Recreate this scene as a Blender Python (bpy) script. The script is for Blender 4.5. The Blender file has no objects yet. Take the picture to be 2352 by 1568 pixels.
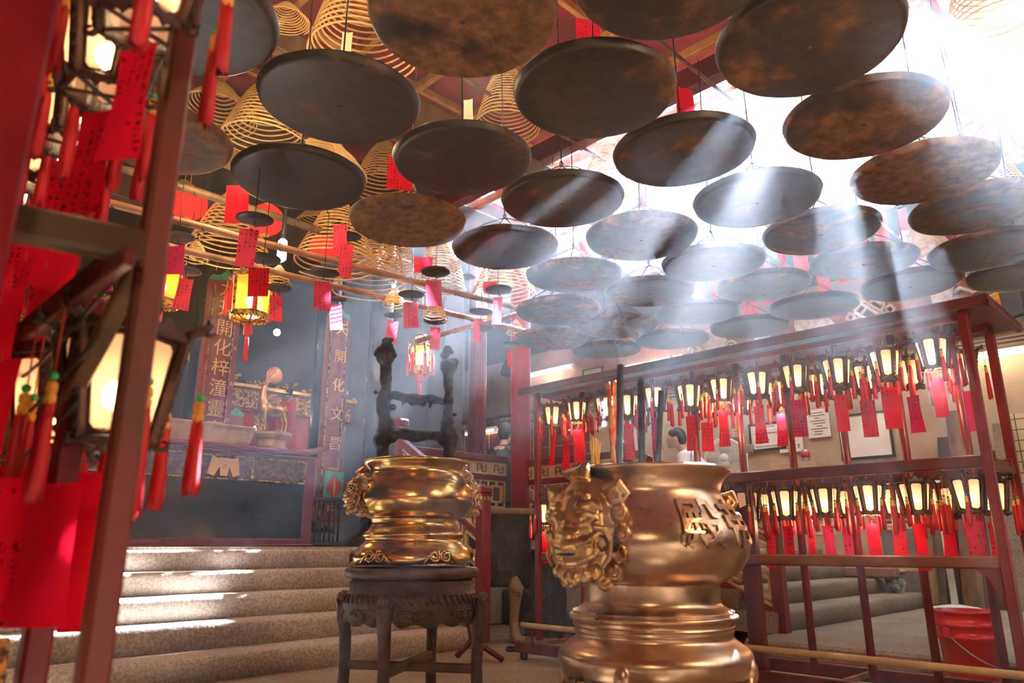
import bpy, math, random
from mathutils import Vector, Matrix, noise
random.seed(11)
PI = math.pi
SC = bpy.context.scene
COL = SC.collection
# ---------------------------------------------------------------- camera model of the photograph (2352 x 1568)
FPX = 1685.0
PITCH = math.atan(470 / FPX)
EYE = 0.775
Q = math.sqrt(0.5)
def ray(x, y):
    X = x - 1176.0; U = 784.0 - y
    return X, FPX*math.cos(PITCH) - U*math.sin(PITCH), FPX*math.sin(PITCH) + U*math.cos(PITCH)
def at_z(x, y, z):
    a = ray(x, y); s = (z - EYE)/a[2]; return Vector((a[0]*s, a[1]*s, z))
def at_y(x, y, Y):
    a = ray(x, y); s = Y/a[1]; return Vector((a[0]*s, Y, EYE + a[2]*s))
def at_d(x, y, zc):
    a = ray(x, y); s = zc/FPX; return Vector((a[0]*s, a[1]*s, EYE + a[2]*s))
def at_u(x, y, u):
    a = ray(x, y); s = u/((a[0] + a[1])*Q); return Vector((a[0]*s, a[1]*s, EYE + a[2]*s))
def at_v(x, y, v):
    a = ray(x, y); s = v/((a[1] - a[0])*Q); return Vector((a[0]*s, a[1]*s, EYE + a[2]*s))
def W(u, v, z):                      # room axes (u along the altar front, v along the lantern rack) to world
    return Vector(((u - v)*Q, (u + v)*Q, z))
def UV(p): return ((p[0] + p[1])*Q, (p[1] - p[0])*Q)
R45 = PI/4
# ---------------------------------------------------------------- mesh builder
class MB:
    def __init__(s): s.v = []; s.f = []; s.sm = []; s.mi = []; s.m = 0
    def add(s, vs, fs, smooth=False):
        b = len(s.v); s.v += [tuple(p) for p in vs]
        for f in fs:
            s.f.append(tuple(b + i for i in f)); s.sm.append(smooth); s.mi.append(s.m)
        return s
    def box(s, c, size, bev=0.0, rot=None):
        hx, hy, hz = size[0]/2, size[1]/2, size[2]/2
        if bev <= 0:
            vs = [Vector((x, y, z)) for z in (-hz, hz) for y in (-hy, hy) for x in (-hx, hx)]
            fs = [(0,2,3,1),(4,5,7,6),(0,1,5,4),(2,6,7,3),(0,4,6,2),(1,3,7,5)]
        else:
            b = min(bev, hx*.9, hy*.9, hz*.9)
            vs = []; idx = {}
            for sx in (-1, 1):
                for sy in (-1, 1):
                    for sz in (-1, 1):
                        for k in range(3):
                            p = [sx*(hx - (0 if k == 0 else b)), sy*(hy - (0 if k == 1 else b)), sz*(hz - (0 if k == 2 else b))]
                            idx[(sx, sy, sz, k)] = len(vs); vs.append(Vector(p))
            fs = []
            def quad(q, n):
                a, b2, c2 = (vs[i] for i in q[:3])
                if (b2 - a).cross(c2 - a).dot(Vector(n)) < 0: q = q[::-1]
                fs.append(tuple(q))
            for k in range(3):
                o = [i for i in range(3) if i != k]
                for sg in (-1, 1):
                    q = []
                    for a, b2 in ((-1,-1),(1,-1),(1,1),(-1,1)):
                        t = [0,0,0]; t[k] = sg; t[o[0]] = a; t[o[1]] = b2; q.append(idx[(*t, k)])
                    n = [0,0,0]; n[k] = sg; quad(q, n)
            for k in range(3):               # edges along axis k
                o = [i for i in range(3) if i != k]
                for a in (-1, 1):
                    for b2 in (-1, 1):
                        t0 = [0,0,0]; t1 = [0,0,0]
                        t0[o[0]] = t1[o[0]] = a; t0[o[1]] = t1[o[1]] = b2; t0[k] = -1; t1[k] = 1
                        n = [0,0,0]; n[o[0]] = a; n[o[1]] = b2
                        quad([idx[(*t0, o[0])], idx[(*t1, o[0])], idx[(*t1, o[1])], idx[(*t0, o[1])]], n)
            for sx in (-1, 1):
                for sy in (-1, 1):
                    for sz in (-1, 1):
                        quad([idx[(sx,sy,sz,0)], idx[(sx,sy,sz,1)], idx[(sx,sy,sz,2)]], (sx,sy,sz))
        c = Vector(c)
        if rot is not None: vs = [rot @ p for p in vs]
        return s.add([c + p for p in vs], fs)
    def bar(s, a, b, w, h=None, bev=0.0, up=(0,0,1)):
        a = Vector(a); b = Vector(b); d = b - a; L = d.length
        x = d.normalized(); u = Vector(up)
        if abs(x.dot(u)) > .99: u = Vector((1,0,0))
        y = u.cross(x).normalized(); z = x.cross(y)
        rot = Matrix((x, y, z)).transposed()
        return s.box((a + b)/2, (L, w, h or w), bev, rot)
    def tube(s, pts, r, seg=8, cap=True, closed=False):
        pts = [Vector(p) for p in pts]; n = len(pts)
        rs = r if isinstance(r, (list, tuple)) else [r]*n
        vs = []; fs = []
        nrm = None
        for i, p in enumerate(pts):
            if closed: t = pts[(i+1) % n] - pts[i-1]
            else: t = pts[min(i+1, n-1)] - pts[max(i-1, 0)]
            if t.length < 1e-9: t = Vector((0,0,1))
            t.normalize()
            if nrm is None:
                nrm = Vector((0,0,1)).cross(t)
                if nrm.length < .05: nrm = Vector((1,0,0)).cross(t)
            nrm = nrm - t*nrm.dot(t)
            if nrm.length < 1e-6: nrm = t.orthogonal()
            nrm.normalize(); bi = t.cross(nrm)
            for k in range(seg):
                a = 2*PI*k/seg
                vs.append(p + (nrm*math.cos(a) + bi*math.sin(a))*rs[i])
        for i in range(n if closed else n-1):
            j = (i+1) % n
            for k in range(seg):
                l = (k+1) % seg
                fs.append((i*seg+k, i*seg+l, j*seg+l, j*seg+k))
        if cap and not closed:
            fs.append(tuple(range(seg))[::-1]); fs.append(tuple((n-1)*seg + k for k in range(seg)))
        return s.add(vs, fs, True)
    def lathe(s, prof, seg=32, c=(0,0,0), wob=None, flat=False):
        vs = []; fs = []; n = len(prof); c = Vector(c)
        for i, (r, z) in enumerate(prof):
            for k in range(seg):
                a = 2*PI*k/seg
                rr, zz = (r, z) if wob is None else wob(r, z, a)
                vs.append(c + Vector((rr*math.cos(a), rr*math.sin(a), zz)))
        for i in range(n-1):
            for k in range(seg):
                l = (k+1) % seg
                fs.append((i*seg+k, i*seg+l, (i+1)*seg+l, (i+1)*seg+k))
        if prof[0][0] > 1e-6: fs.append(tuple(range(seg))[::-1])
        if prof[-1][0] > 1e-6: fs.append(tuple((n-1)*seg+k for k in range(seg)))
        return s.add(vs, fs, not flat)
    def ell(s, c, r, seg=12, rings=8, rot=None):
        if not isinstance(r, (list, tuple)): r = (r, r, r)
        vs = []; fs = []; c = Vector(c)
        for i in range(rings + 1):
            th = PI*i/rings
            for k in range(seg):
                a = 2*PI*k/seg
                p = Vector((r[0]*math.sin(th)*math.cos(a), r[1]*math.sin(th)*math.sin(a), r[2]*math.cos(th)))
                if rot is not None: p = rot @ p
                vs.append(c + p)
        for i in range(rings):
            for k in range(seg):
                l = (k+1) % seg
                fs.append((i*seg+k, (i+1)*seg+k, (i+1)*seg+l, i*seg+l))
        return s.add(vs, fs, True)
    def prism(s, poly, o, ex, ey, ez, depth):         # polygon in the (ex, ey) plane through o, pushed along ez by depth
        o = Vector(o); ex = Vector(ex); ey = Vector(ey); ez = Vector(ez); n = len(poly)
        a = [o + ex*x + ey*y for x, y in poly]; b = [p + ez*depth for p in a]
        fs = [tuple(range(n))[::-1], tuple(range(n, 2*n))]
        for i in range(n): fs.append((i, (i+1) % n, n + (i+1) % n, n + i))
        return s.add(a + b, fs)
    def grid(s, nx, ny, fn, smooth=True):
        vs = [fn(i/nx, j/ny) for j in range(ny+1) for i in range(nx+1)]
        fs = [(j*(nx+1)+i, j*(nx+1)+i+1, (j+1)*(nx+1)+i+1, (j+1)*(nx+1)+i) for j in range(ny) for i in range(nx)]
        return s.add(vs, fs, smooth)
    def mesh(s, name, mats):
        me = bpy.data.meshes.new(name); me.from_pydata(s.v, [], s.f); me.update()
        me.polygons.foreach_set('use_smooth', s.sm); me.polygons.foreach_set('material_index', s.mi)
        for m in (mats if isinstance(mats, (list, tuple)) else [mats]): me.materials.append(m)
        return me
    def build(s, name, mats, parent=None, loc=None, rz=None):
        o = bpy.data.objects.new(name, s.mesh(name, mats)); COL.objects.link(o)
        if parent is not None: o.parent = parent
        if loc is not None: o.location = loc
        if rz is not None: o.rotation_euler = (0, 0, rz)
        return o
def tag(o, label, cat, group=None):
    o['label'] = label; o['category'] = cat
    if group: o['group'] = group
    return o
def thing(name, label, cat, loc=(0,0,0), rz=0.0, group=None):
    o = bpy.data.objects.new(name, None); COL.objects.link(o); o.location = loc; o.rotation_euler = (0,0,rz)
    return tag(o, label, cat, group)
def struct(mb, name, m):
    o = mb.build(name, m, rz=R45); o['kind'] = 'structure'; return o
def dup(root, loc, rz, label, group=None, scale=1.0):
    kids = {}
    for o in bpy.data.objects:
        if o.parent is not None: kids.setdefault(o.parent.name, []).append(o)
    def cp(o, parent):
        c = o.copy(); COL.objects.link(c); c.parent = parent
        for ch in kids.get(o.name, []): cp(ch, c)
        return c
    r = cp(root, None); r.location = loc; r.rotation_euler = (0,0,rz); r.scale = (scale,)*3
    r['label'] = label
    if group: r['group'] = group
    return r
def text(body, size, m, parent, loc, rot, ext=0.004, name='lettering', sp=1.0, align='CENTER', bev=0.0):
    cu = bpy.data.curves.new(name, 'FONT'); cu.body = body; cu.size = size; cu.extrude = ext
    cu.align_x = align; cu.align_y = 'CENTER'; cu.space_line = sp; cu.resolution_u = 2; cu.bevel_depth = bev
    cu.materials.append(m)
    t = bpy.data.objects.new('t', cu); COL.objects.link(t); bpy.context.view_layer.update()
    me = bpy.data.meshes.new_from_object(t.evaluated_get(bpy.context.evaluated_depsgraph_get())); bpy.data.objects.remove(t); bpy.data.curves.remove(cu); me.name = name
    o = bpy.data.objects.new(name, me); COL.objects.link(o); o.parent = parent; o.location = loc; o.rotation_euler = rot
    return o
ORD = ['first','second','third','fourth','fifth','sixth','seventh','eighth','ninth','tenth','eleventh','twelfth','thirteenth','fourteenth','fifteenth','sixteenth']
# ---------------------------------------------------------------- materials
def _nt(name):
    m = bpy.data.materials.new(name); m.use_nodes = True; nt = m.node_tree; nt.nodes.clear()
    out = nt.nodes.new('ShaderNodeOutputMaterial'); return m, nt, out
def N(nt, t, **kw):
    n = nt.nodes.new(t)
    for k, v in kw.items():
        if k in n.inputs: n.inputs[k].default_value = v
        else: setattr(n, k, v)
    return n
def ramp(nt, fac, stops):
    r = nt.nodes.new('ShaderNodeValToRGB'); el = r.color_ramp.elements
    while len(el) < len(stops): el.new(.5)
    for e, (p, c) in zip(el, stops):
        e.position = p; e.color = (*c, 1) if len(c) == 3 else c
    nt.links.new(fac, r.inputs[0]); return r.outputs[0]
def coords(nt, scale=(1,1,1)):
    tc = N(nt, 'ShaderNodeTexCoord'); mp = N(nt, 'ShaderNodeMapping'); mp.inputs['Scale'].default_value = scale
    nt.links.new(tc.outputs['Object'], mp.inputs[0]); return mp.outputs[0]
def mat(name, c1, c2=None, scale=6.0, rough=.5, metal=0.0, bump=0.0, bscale=None, stretch=(1,1,1), lo=.35, hi=.65, spec=.5, detail=5.0, rvar=0.0):
    m, nt, out = _nt(name)
    b = N(nt, 'ShaderNodeBsdfPrincipled', Roughness=rough, Metallic=metal)
    b.inputs['Specular IOR Level'].default_value = spec
    nt.links.new(b.outputs[0], out.inputs[0])
    if c2 is None and bump == 0:
        b.inputs['Base Color'].default_value = (*c1, 1); return m
    co = coords(nt, stretch)
    oi = N(nt, 'ShaderNodeObjectInfo'); mul = N(nt, 'ShaderNodeMath', operation='MULTIPLY'); mul.inputs[1].default_value = 37.0
    nt.links.new(oi.outputs['Random'], mul.inputs[0])
    nz = N(nt, 'ShaderNodeTexNoise', noise_dimensions='4D', Scale=scale, Detail=detail, Roughness=.6)
    nt.links.new(co, nz.inputs['Vector']); nt.links.new(mul.outputs[0], nz.inputs['W'])
    if c2 is None: b.inputs['Base Color'].default_value = (*c1, 1)
    else: nt.links.new(ramp(nt, nz.outputs[0], [(lo, c1), (hi, c2)]), b.inputs['Base Color'])
    if rvar:
        mr = N(nt, 'ShaderNodeMapRange'); mr.inputs['To Min'].default_value = rough - rvar; mr.inputs['To Max'].default_value = rough + rvar
        nt.links.new(nz.outputs[0], mr.inputs[0]); nt.links.new(mr.outputs[0], b.inputs['Roughness'])
    if bump:
        n2 = N(nt, 'ShaderNodeTexNoise', Scale=bscale or scale*3, Detail=4.0); nt.links.new(co, n2.inputs['Vector'])
        bp = N(nt, 'ShaderNodeBump', Strength=bump, Distance=.01); nt.links.new(n2.outputs[0], bp.inputs['Height']); nt.links.new(bp.outputs[0], b.inputs['Normal'])
    return m
def emis(name, c, strength, see=0.0):
    m, nt, out = _nt(name); m.cycles.emission_sampling = 'NONE'
    e = N(nt, 'ShaderNodeEmission', Strength=strength); e.inputs[0].default_value = (*c, 1)
    if see > 0:
        t = N(nt, 'ShaderNodeBsdfTransparent'); mx = N(nt, 'ShaderNodeMixShader'); mx.inputs[0].default_value = see
        nt.links.new(e.outputs[0], mx.inputs[1]); nt.links.new(t.outputs[0], mx.inputs[2]); nt.links.new(mx.outputs[0], out.inputs[0])
    else: nt.links.new(e.outputs[0], out.inputs[0])
    return m
def paper(name, c, ink=True, glow=.35, cs=(.022,.026)):
    """thin coloured paper: lets light through, with columns of brushed ink marks"""
    m, nt, out = _nt(name)
    d = N(nt, 'ShaderNodeBsdfDiffuse'); t = N(nt, 'ShaderNodeBsdfTranslucent'); mx = N(nt, 'ShaderNodeMixShader'); mx.inputs[0].default_value = glow
    nt.links.new(d.outputs[0], mx.inputs[1]); nt.links.new(t.outputs[0], mx.inputs[2]); nt.links.new(mx.outputs[0], out.inputs[0])
    tc = N(nt, 'ShaderNodeTexCoord'); oi = N(nt, 'ShaderNodeObjectInfo')
    if not ink:
        for n in (d, t): n.inputs[0].default_value = (*c, 1)
        return m
    sx = N(nt, 'ShaderNodeSeparateXYZ'); nt.links.new(tc.outputs['Object'], sx.inputs[0])
    def mth(op, a, b=None, v=None):
        n = N(nt, 'ShaderNodeMath', operation=op); nt.links.new(a, n.inputs[0])
        if b is not None: nt.links.new(b, n.inputs[1])
        elif v is not None: n.inputs[1].default_value = v
        return n.outputs[0]
    colw = mth('LESS_THAN', mth('ABSOLUTE', mth('SUBTRACT', mth('FRACT', mth('MULTIPLY', sx.outputs[0], v=1/cs[0])), v=.5)), v=.28)
    roww = mth('LESS_THAN', mth('ABSOLUTE', mth('SUBTRACT', mth('FRACT', mth('MULTIPLY', sx.outputs[2], v=1/cs[1])), v=.5)), v=.36)
    nz = N(nt, 'ShaderNodeTexNoise', noise_dimensions='4D', Scale=170.0, Detail=2.0)
    mul = mth('MULTIPLY', oi.outputs['Random'], v=91.0)
    nt.links.new(tc.outputs['Object'], nz.inputs['Vector']); nt.links.new(mul, nz.inputs['W'])
    n3 = N(nt, 'ShaderNodeTexNoise', noise_dimensions='4D', Scale=14.0, Detail=1.0); nt.links.new(tc.outputs['Object'], n3.inputs['Vector']); nt.links.new(mul, n3.inputs['W'])
    k = mth('MULTIPLY', mth('MULTIPLY', mth('GREATER_THAN', nz.outputs[0], v=.52), colw), mth('MULTIPLY', roww, mth('GREATER_THAN', n3.outputs[0], v=.5)))
    wr = mth('GREATER_THAN', mth('FRACT', mth('MULTIPLY', oi.outputs['Random'], v=7.0)), v=.3)
    k = mth('MULTIPLY', k, wr)
    k = mth('MULTIPLY', k, v=.8)
    mc = N(nt, 'ShaderNodeMix', data_type='RGBA'); mc.inputs[6].default_value = (*c, 1); mc.inputs[7].default_value = (.03,.005,.005,1)
    nt.links.new(k, mc.inputs[0])
    for n in (d, t): nt.links.new(mc.outputs[2], n.inputs[0])
    return m
M = {}
M['old_red'] = mat("old_red", (.09,.012,.012), (.3,.10,.05), 7, .55, bump=.3, bscale=50, stretch=(1,.3,1)); M["red_paint"] = mat('red_paint', (.13,.004,.011), (.22,.010,.018), 5, .32, bump=.05, bscale=40)
M['column_red'] = mat('column_red', (.32,.010,.026), (.42,.02,.04), 5, .3)
M['red_wood'] = mat('red_wood', (.06,.005,.007), (.14,.013,.014), 9, .4, bump=.1, bscale=50, stretch=(1,1,.25))
M['purple_lacquer'] = mat('purple_lacquer', (.12,.012,.03), (.2,.03,.05), 5, .3)
M['dark_wood'] = mat('dark_wood', (.018,.011,.008), (.045,.025,.016), 10, .45, bump=.15, bscale=60, stretch=(1,1,.2))
M['dark_lacquer'] = mat('dark_lacquer', (.012,.012,.016), (.025,.022,.026), 4, .16)
M['fret_wood'] = mat('fret_wood', (.10,.04,.015), (.3,.13,.04), 12, .5, bump=.1)
M['lattice'] = mat('lattice', (.5,.3,.12), (.66,.44,.2), 10, .5)
M['old_wood'] = mat('old_wood', (.06,.03,.012), (.22,.11,.035), 8, .55, bump=.2, bscale=50, stretch=(1,1,.15))
M['bamboo'] = mat('bamboo', (.42,.25,.11), (.62,.42,.22), 7, .35, bump=.06)
M['rafter'] = mat('rafter', (.42,.17,.04), (.62,.3,.09), 9, .5)
M['pole'] = mat('pole', (.2,.075,.03), (.4,.17,.07), 10, .5, bump=.3, bscale=60)
M['roof_red'] = mat('roof_red', (.2,.012,.03), (.42,.04,.07), 3, .6, bump=.1)
M['roof_dark'] = mat('roof_dark', (.03,.014,.010), (.09,.045,.03), 4, .7)
M['hall_dark'] = mat('hall_dark', (.02,.014,.014), (.05,.035,.032), 3, .6)
M['cream'] = mat('cream', (.34,.245,.16), (.45,.34,.235), 2.5, .8, bump=.08, bscale=30)
M['brick_red'] = mat('brick_red', (.2,.085,.055), (.28,.13,.09), 3, .8, bump=.08, bscale=30)
M['plaster'] = mat('plaster', (.33,.29,.26), (.5,.45,.4), 18, .85, bump=.4, bscale=60)
M['iron'] = mat('iron', (.012,.012,.013), (.05,.045,.042), 12, .55, bump=.3, bscale=70)
M['wire'] = mat('wire', (.03,.024,.02), rough=.5, metal=.6)
M['charcoal'] = mat('charcoal', (.006,.006,.006), (.03,.028,.026), 25, .6, bump=.5, bscale=60)
M['char_crust'] = mat('char_crust', (.010,.008,.006), (.07,.045,.03), 22, .7, bump=.9, bscale=45, lo=.45, hi=.75)
M['stand_wood'] = mat('stand_wood', (.045,.02,.009), (.125,.058,.026), 14, .55, bump=.3, bscale=55)
M['coil'] = mat('coil', (.62,.34,.09), (.78,.50,.17), 20, .6)
M['string'] = mat('string', (.6,.05,.03), rough=.7)
M['silk'] = mat('silk', (.42,.004,.012), (.7,.012,.02), 30, .55, stretch=(1,1,.1))
M['gold_thread'] = mat('gold_thread', (.75,.28,.02), (.85,.42,.05), 60, .4)
M['jade'] = mat('jade', (.05,.4,.12), rough=.2)
M['gilt'] = mat('gilt', (.75,.36,.08), (.9,.52,.16), 14, .35, .85, bump=.3, bscale=40)
M['gilt_relief'] = mat('gilt_relief', (.05,.022,.012), (.7,.36,.09), 30, .4, .4, bump=.8, bscale=40, lo=.42, hi=.62)
M['gold_paint'] = mat('gold_paint', (.72,.42,.12), rough=.4, metal=.4)
M['board_red'] = mat('board_red', (.16,.016,.014), (.26,.045,.03), 20, .45, bump=.15, bscale=60)
M['white_paint'] = mat('white_paint', (.75,.7,.62), (.85,.82,.76), 6, .5)
M['ash'] = mat('ash', (.3,.28,.26), (.6,.57,.54), 40, .95, bump=.8, bscale=80)
M['wax_yellow'] = mat('wax_yellow', (.75,.42,.05), (.85,.55,.1), 20, .4)
M['cardboard'] = mat('cardboard', (.38,.24,.14), (.48,.32,.2), 5, .8)
M['plastic_red'] = mat('plastic_red', (.5,.012,.015), (.6,.02,.022), 6, .3)
M['grey_plastic'] = mat('grey_plastic', (.35,.33,.28), (.45,.42,.36), 6, .4)
M['skin'] = mat('skin', (.55,.3,.2), (.62,.36,.25), 8, .5)
M['hair'] = mat('hair', (.01,.009,.009), (.03,.027,.025), 60, .45)
M['shirt'] = mat('shirt', (.72,.73,.74), (.82,.83,.84), 6, .8)
M['ribbon_red'] = mat('ribbon_red', (.36,.008,.03), (.5,.02,.05), 6, .6)
M['bell_green'] = mat('bell_green', (.02,.22,.09), (.05,.35,.15), 20, .5)
M['steel'] = mat('steel', (.3,.3,.3), (.4,.4,.4), 10, .4, .6)
M['black'] = mat('black', (.012,.012,.014), rough=.5)
M['poster'] = mat('poster', (.7,.66,.58), (.78,.74,.66), 6, .6)
M['tile'] = None
M['tag_red'] = paper('tag_red', (.86,.010,.035))
M['tag_pink'] = paper('tag_pink', (.85,.07,.12), glow=.5, cs=(.026,.024))
M['tag_magenta'] = paper('tag_magenta', (.72,.03,.14), glow=.5, cs=(.02,.02))
M['label_paper'] = paper('label_paper', (.85,.7,.45), ink=False, glow=.5)
M['lantern_paper'] = paper('lantern_paper', (.85,.05,.04), ink=False, glow=.6)
M['bulb'] = emis('bulb', (1,.72,.38), 34)
M['bulb_white'] = emis('bulb_white', (1,.93,.8), 25)
def lit_pane(name, c, e, see, tcol):
    m, nt, out = _nt(name); m.cycles.emission_sampling = 'NONE'
    em = N(nt, 'ShaderNodeEmission', Strength=e); em.inputs[0].default_value = (*c, 1)
    tl = N(nt, 'ShaderNodeBsdfTranslucent'); tl.inputs[0].default_value = (*tcol, 1); ad = N(nt, 'ShaderNodeAddShader')
    t = N(nt, 'ShaderNodeBsdfTransparent'); mx = N(nt, 'ShaderNodeMixShader'); mx.inputs[0].default_value = see
    nt.links.new(em.outputs[0], ad.inputs[0]); nt.links.new(tl.outputs[0], ad.inputs[1]); nt.links.new(ad.outputs[0], mx.inputs[1]); nt.links.new(t.outputs[0], mx.inputs[2]); nt.links.new(mx.outputs[0], out.inputs[0]); return m
M['pane'] = lit_pane('pane', (1,.46,.22), .55, .26, (.9,.6,.4))
M['pane_yellow'] = lit_pane('pane_yellow', (1,.34,.02), .9, .3, (.8,.4,.06))
M['tube'] = emis('tube', (1,.93,.72), 14)
M['led'] = emis('led', (1,.55,.18), 9)
def brass(name, c1, c2, rough, bump):
    m, nt, out = _nt(name)
    b = N(nt, 'ShaderNodeBsdfPrincipled', Metallic=1.0, Roughness=rough); nt.links.new(b.outputs[0], out.inputs[0])
    co = coords(nt); nz = N(nt, 'ShaderNodeTexNoise', Scale=5.0, Detail=6.0, Roughness=.65); nt.links.new(co, nz.inputs['Vector'])
    nt.links.new(ramp(nt, nz.outputs[0], [(.35, c1), (.65, c2)]), b.inputs['Base Color'])
    mr = N(nt, 'ShaderNodeMapRange'); mr.inputs['To Min'].default_value = rough*.6; mr.inputs['To Max'].default_value = rough*1.7
    nt.links.new(nz.outputs[0], mr.inputs[0]); nt.links.new(mr.outputs[0], b.inputs['Roughness'])
    n2 = N(nt, 'ShaderNodeTexNoise', Scale=22.0, Detail=3.0); co2 = coords(nt, (1,1,3)); nt.links.new(co2, n2.inputs['Vector'])
    bp = N(nt, 'ShaderNodeBump', Strength=bump, Distance=.01); nt.links.new(n2.outputs[0], bp.inputs['Height']); nt.links.new(bp.outputs[0], b.inputs['Normal'])
    return m
M['brass'] = brass('brass', (.52,.32,.10), (.78,.53,.20), .19, .04)
M['copper_brass'] = brass('copper_brass', (.44,.28,.17), (.66,.45,.29), .27, .05)
M['brass_dull'] = brass('brass_dull', (.42,.25,.09), (.62,.4,.17), .33, .06)
def granite(name, c1, c2, bump):
    m, nt, out = _nt(name)
    b = N(nt, 'ShaderNodeBsdfPrincipled', Roughness=.75); nt.links.new(b.outputs[0], out.inputs[0])
    co = coords(nt); n1 = N(nt, 'ShaderNodeTexNoise', Scale=2.2, Detail=6.0); n2 = N(nt, 'ShaderNodeTexNoise', Scale=55.0, Detail=3.0)
    for n in (n1, n2): nt.links.new(co, n.inputs['Vector'])
    mx = N(nt, 'ShaderNodeMix', data_type='RGBA', blend_type='MULTIPLY'); mx.inputs[0].default_value = .55
    nt.links.new(ramp(nt, n1.outputs[0], [(.3, c1), (.7, c2)]), mx.inputs[6]); nt.links.new(ramp(nt, n2.outputs[0], [(.38, (.35,.32,.3)), (.6, (1,1,1))]), mx.inputs[7])
    nt.links.new(mx.outputs[2], b.inputs['Base Color'])
    bp = N(nt, 'ShaderNodeBump', Strength=bump, Distance=.012); nt.links.new(n2.outputs[0], bp.inputs['Height']); nt.links.new(bp.outputs[0], b.inputs['Normal'])
    return m
M['granite'] = granite('granite', (.54,.45,.37), (.72,.63,.54), .7)
M['stone_floor'] = granite('stone_floor', (.26,.18,.11), (.42,.32,.21), .35)
M['dark_stone'] = granite('dark_stone', (.06,.05,.042), (.14,.11,.085), .5)
M['slab_stone'] = granite('slab_stone', (.22,.165,.115), (.33,.255,.185), .2)
def tray_mat():
    m, nt, out = _nt('scorched_tin')
    b = N(nt, 'ShaderNodeBsdfPrincipled', Metallic=.25); nt.links.new(b.outputs[0], out.inputs[0])
    co = coords(nt); oi = N(nt, 'ShaderNodeObjectInfo'); mul = N(nt, 'ShaderNodeMath', operation='MULTIPLY'); mul.inputs[1].default_value = 53.0
    nt.links.new(oi.outputs['Random'], mul.inputs[0])
    def nz(s, d, st=None):
        n = N(nt, 'ShaderNodeTexNoise', noise_dimensions='4D', Scale=s, Detail=d, Roughness=.62)
        nt.links.new(coords(nt, st) if st else co, n.inputs['Vector']); nt.links.new(mul.outputs[0], n.inputs['W']); return n.outputs[0]
    at = N(nt, 'ShaderNodeAttribute', attribute_type='OBJECT', attribute_name='rust')
    big = nz(3.2, 9.0); fine = nz(16, 6.0); scr = nz(9, 4.0, (1, 9, 1))
    base = ramp(nt, fine, [(.3, (.018,.012,.010)), (.7, (.056,.036,.028))])
    rustc = ramp(nt, fine, [(.32, (.07,.028,.012)), (.68, (.30,.13,.045))])
    a = N(nt, 'ShaderNodeMath', operation='ADD'); nt.links.new(big, a.inputs[0]); nt.links.new(at.outputs['Fac'], a.inputs[1])
    k = ramp(nt, a.outputs[0], [(.59, (0,0,0)), (.70, (1,1,1))])
    mx = N(nt, 'ShaderNodeMix', data_type='RGBA'); nt.links.new(k, mx.inputs[0]); nt.links.new(base, mx.inputs[6]); nt.links.new(rustc, mx.inputs[7])
    ms = N(nt, 'ShaderNodeMix', data_type='RGBA'); nt.links.new(ramp(nt, scr, [(.66, (0,0,0)), (.8, (.35,.35,.35))]), ms.inputs[0])
    nt.links.new(mx.outputs[2], ms.inputs[6]); ms.inputs[7].default_value = (.2,.13,.09,1)
    nt.links.new(ms.outputs[2], b.inputs['Base Color'])
    nt.links.new(ramp(nt, k, [(0, (.42,)*3), (1, (.75,)*3)]), b.inputs['Roughness'])
    bp = N(nt, 'ShaderNodeBump', Strength=.12, Distance=.006); nt.links.new(fine, bp.inputs['Height']); nt.links.new(bp.outputs[0], b.inputs['Normal'])
    return m
M['tray'] = tray_mat()
def tile_mat():
    m, nt, out = _nt('glazed_tile')
    b = N(nt, 'ShaderNodeBsdfPrincipled', Roughness=.25); nt.links.new(b.outputs[0], out.inputs[0])
    tc = N(nt, 'ShaderNodeTexCoord'); sx = N(nt, 'ShaderNodeSeparateXYZ'); cb = N(nt, 'ShaderNodeCombineXYZ'); nt.links.new(tc.outputs['Object'], sx.inputs[0])
    nt.links.new(sx.outputs[1], cb.inputs[0]); nt.links.new(sx.outputs[2], cb.inputs[1])
    br = N(nt, 'ShaderNodeTexBrick', Scale=1.0); br.offset = 0.0; br.inputs['Brick Width'].default_value = .12; br.inputs['Row Height'].default_value = .12; br.inputs['Mortar Size'].default_value = .006
    br.inputs['Color1'].default_value = (.62,.52,.3,1); br.inputs['Color2'].default_value = (.55,.45,.25,1); br.inputs['Mortar'].default_value = (.1,.08,.05,1)
    nt.links.new(cb.outputs[0], br.inputs['Vector']); nt.links.new(br.outputs[0], b.inputs['Base Color'])
    return m
M['tile'] = tile_mat()
# ================================================================ the courtyard: floor, steps, platforms, walls, roof
# (structure meshes are written in room axes u, v, z and turned by 45 degrees)
b = MB(); b.box((2.7, 3.5, -.1), (13.4, 15, .2)); struct(b, 'floor', M['stone_floor'])
# raised floor of the altar hall with the wide flight in front, notched for the fence corner
def step_block(u0, u1, v0, v1, z0, z1, r=.018):
    b = MB(); b.box(((u0+u1)/2, (v0+v1)/2, (z0+z1)/2), (u1-u0, v1-v0, z1-z0), r); return b
def rough_step(u0, u1, v0, v1, z0, z1, seed):
    """a dressed granite step: softened arris and slightly uneven edge"""
    b = MB(); n = 60; prof = [(v1, z0), (v0, z0), (v0, z1-.03), (v0+.008, z1-.010), (v0+.03, z1), (v1, z1)]
    def fn(i, j):
        k = round(j*(len(prof)-1)); v, z = prof[k]; u = u0 + (u1-u0)*i
        w = noise.noise((u*3+seed, k*.7, seed))*.008 if 0 < k < 5 else 0
        return Vector((u, v - w, z + (w*.5 if k in (3, 4) else 0)))
    b.grid(n, len(prof)-1, fn)
    b.add([(u1, v0, z0), (u1, v1, z0), (u1, v1, z1), (u1, v0, z1)], [(0,1,2,3)])
    b.add([(u0, v0, z0), (u0, v1, z0), (u0, v1, z1), (u0, v0, z1)], [(3,2,1,0)])
    return b
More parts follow.
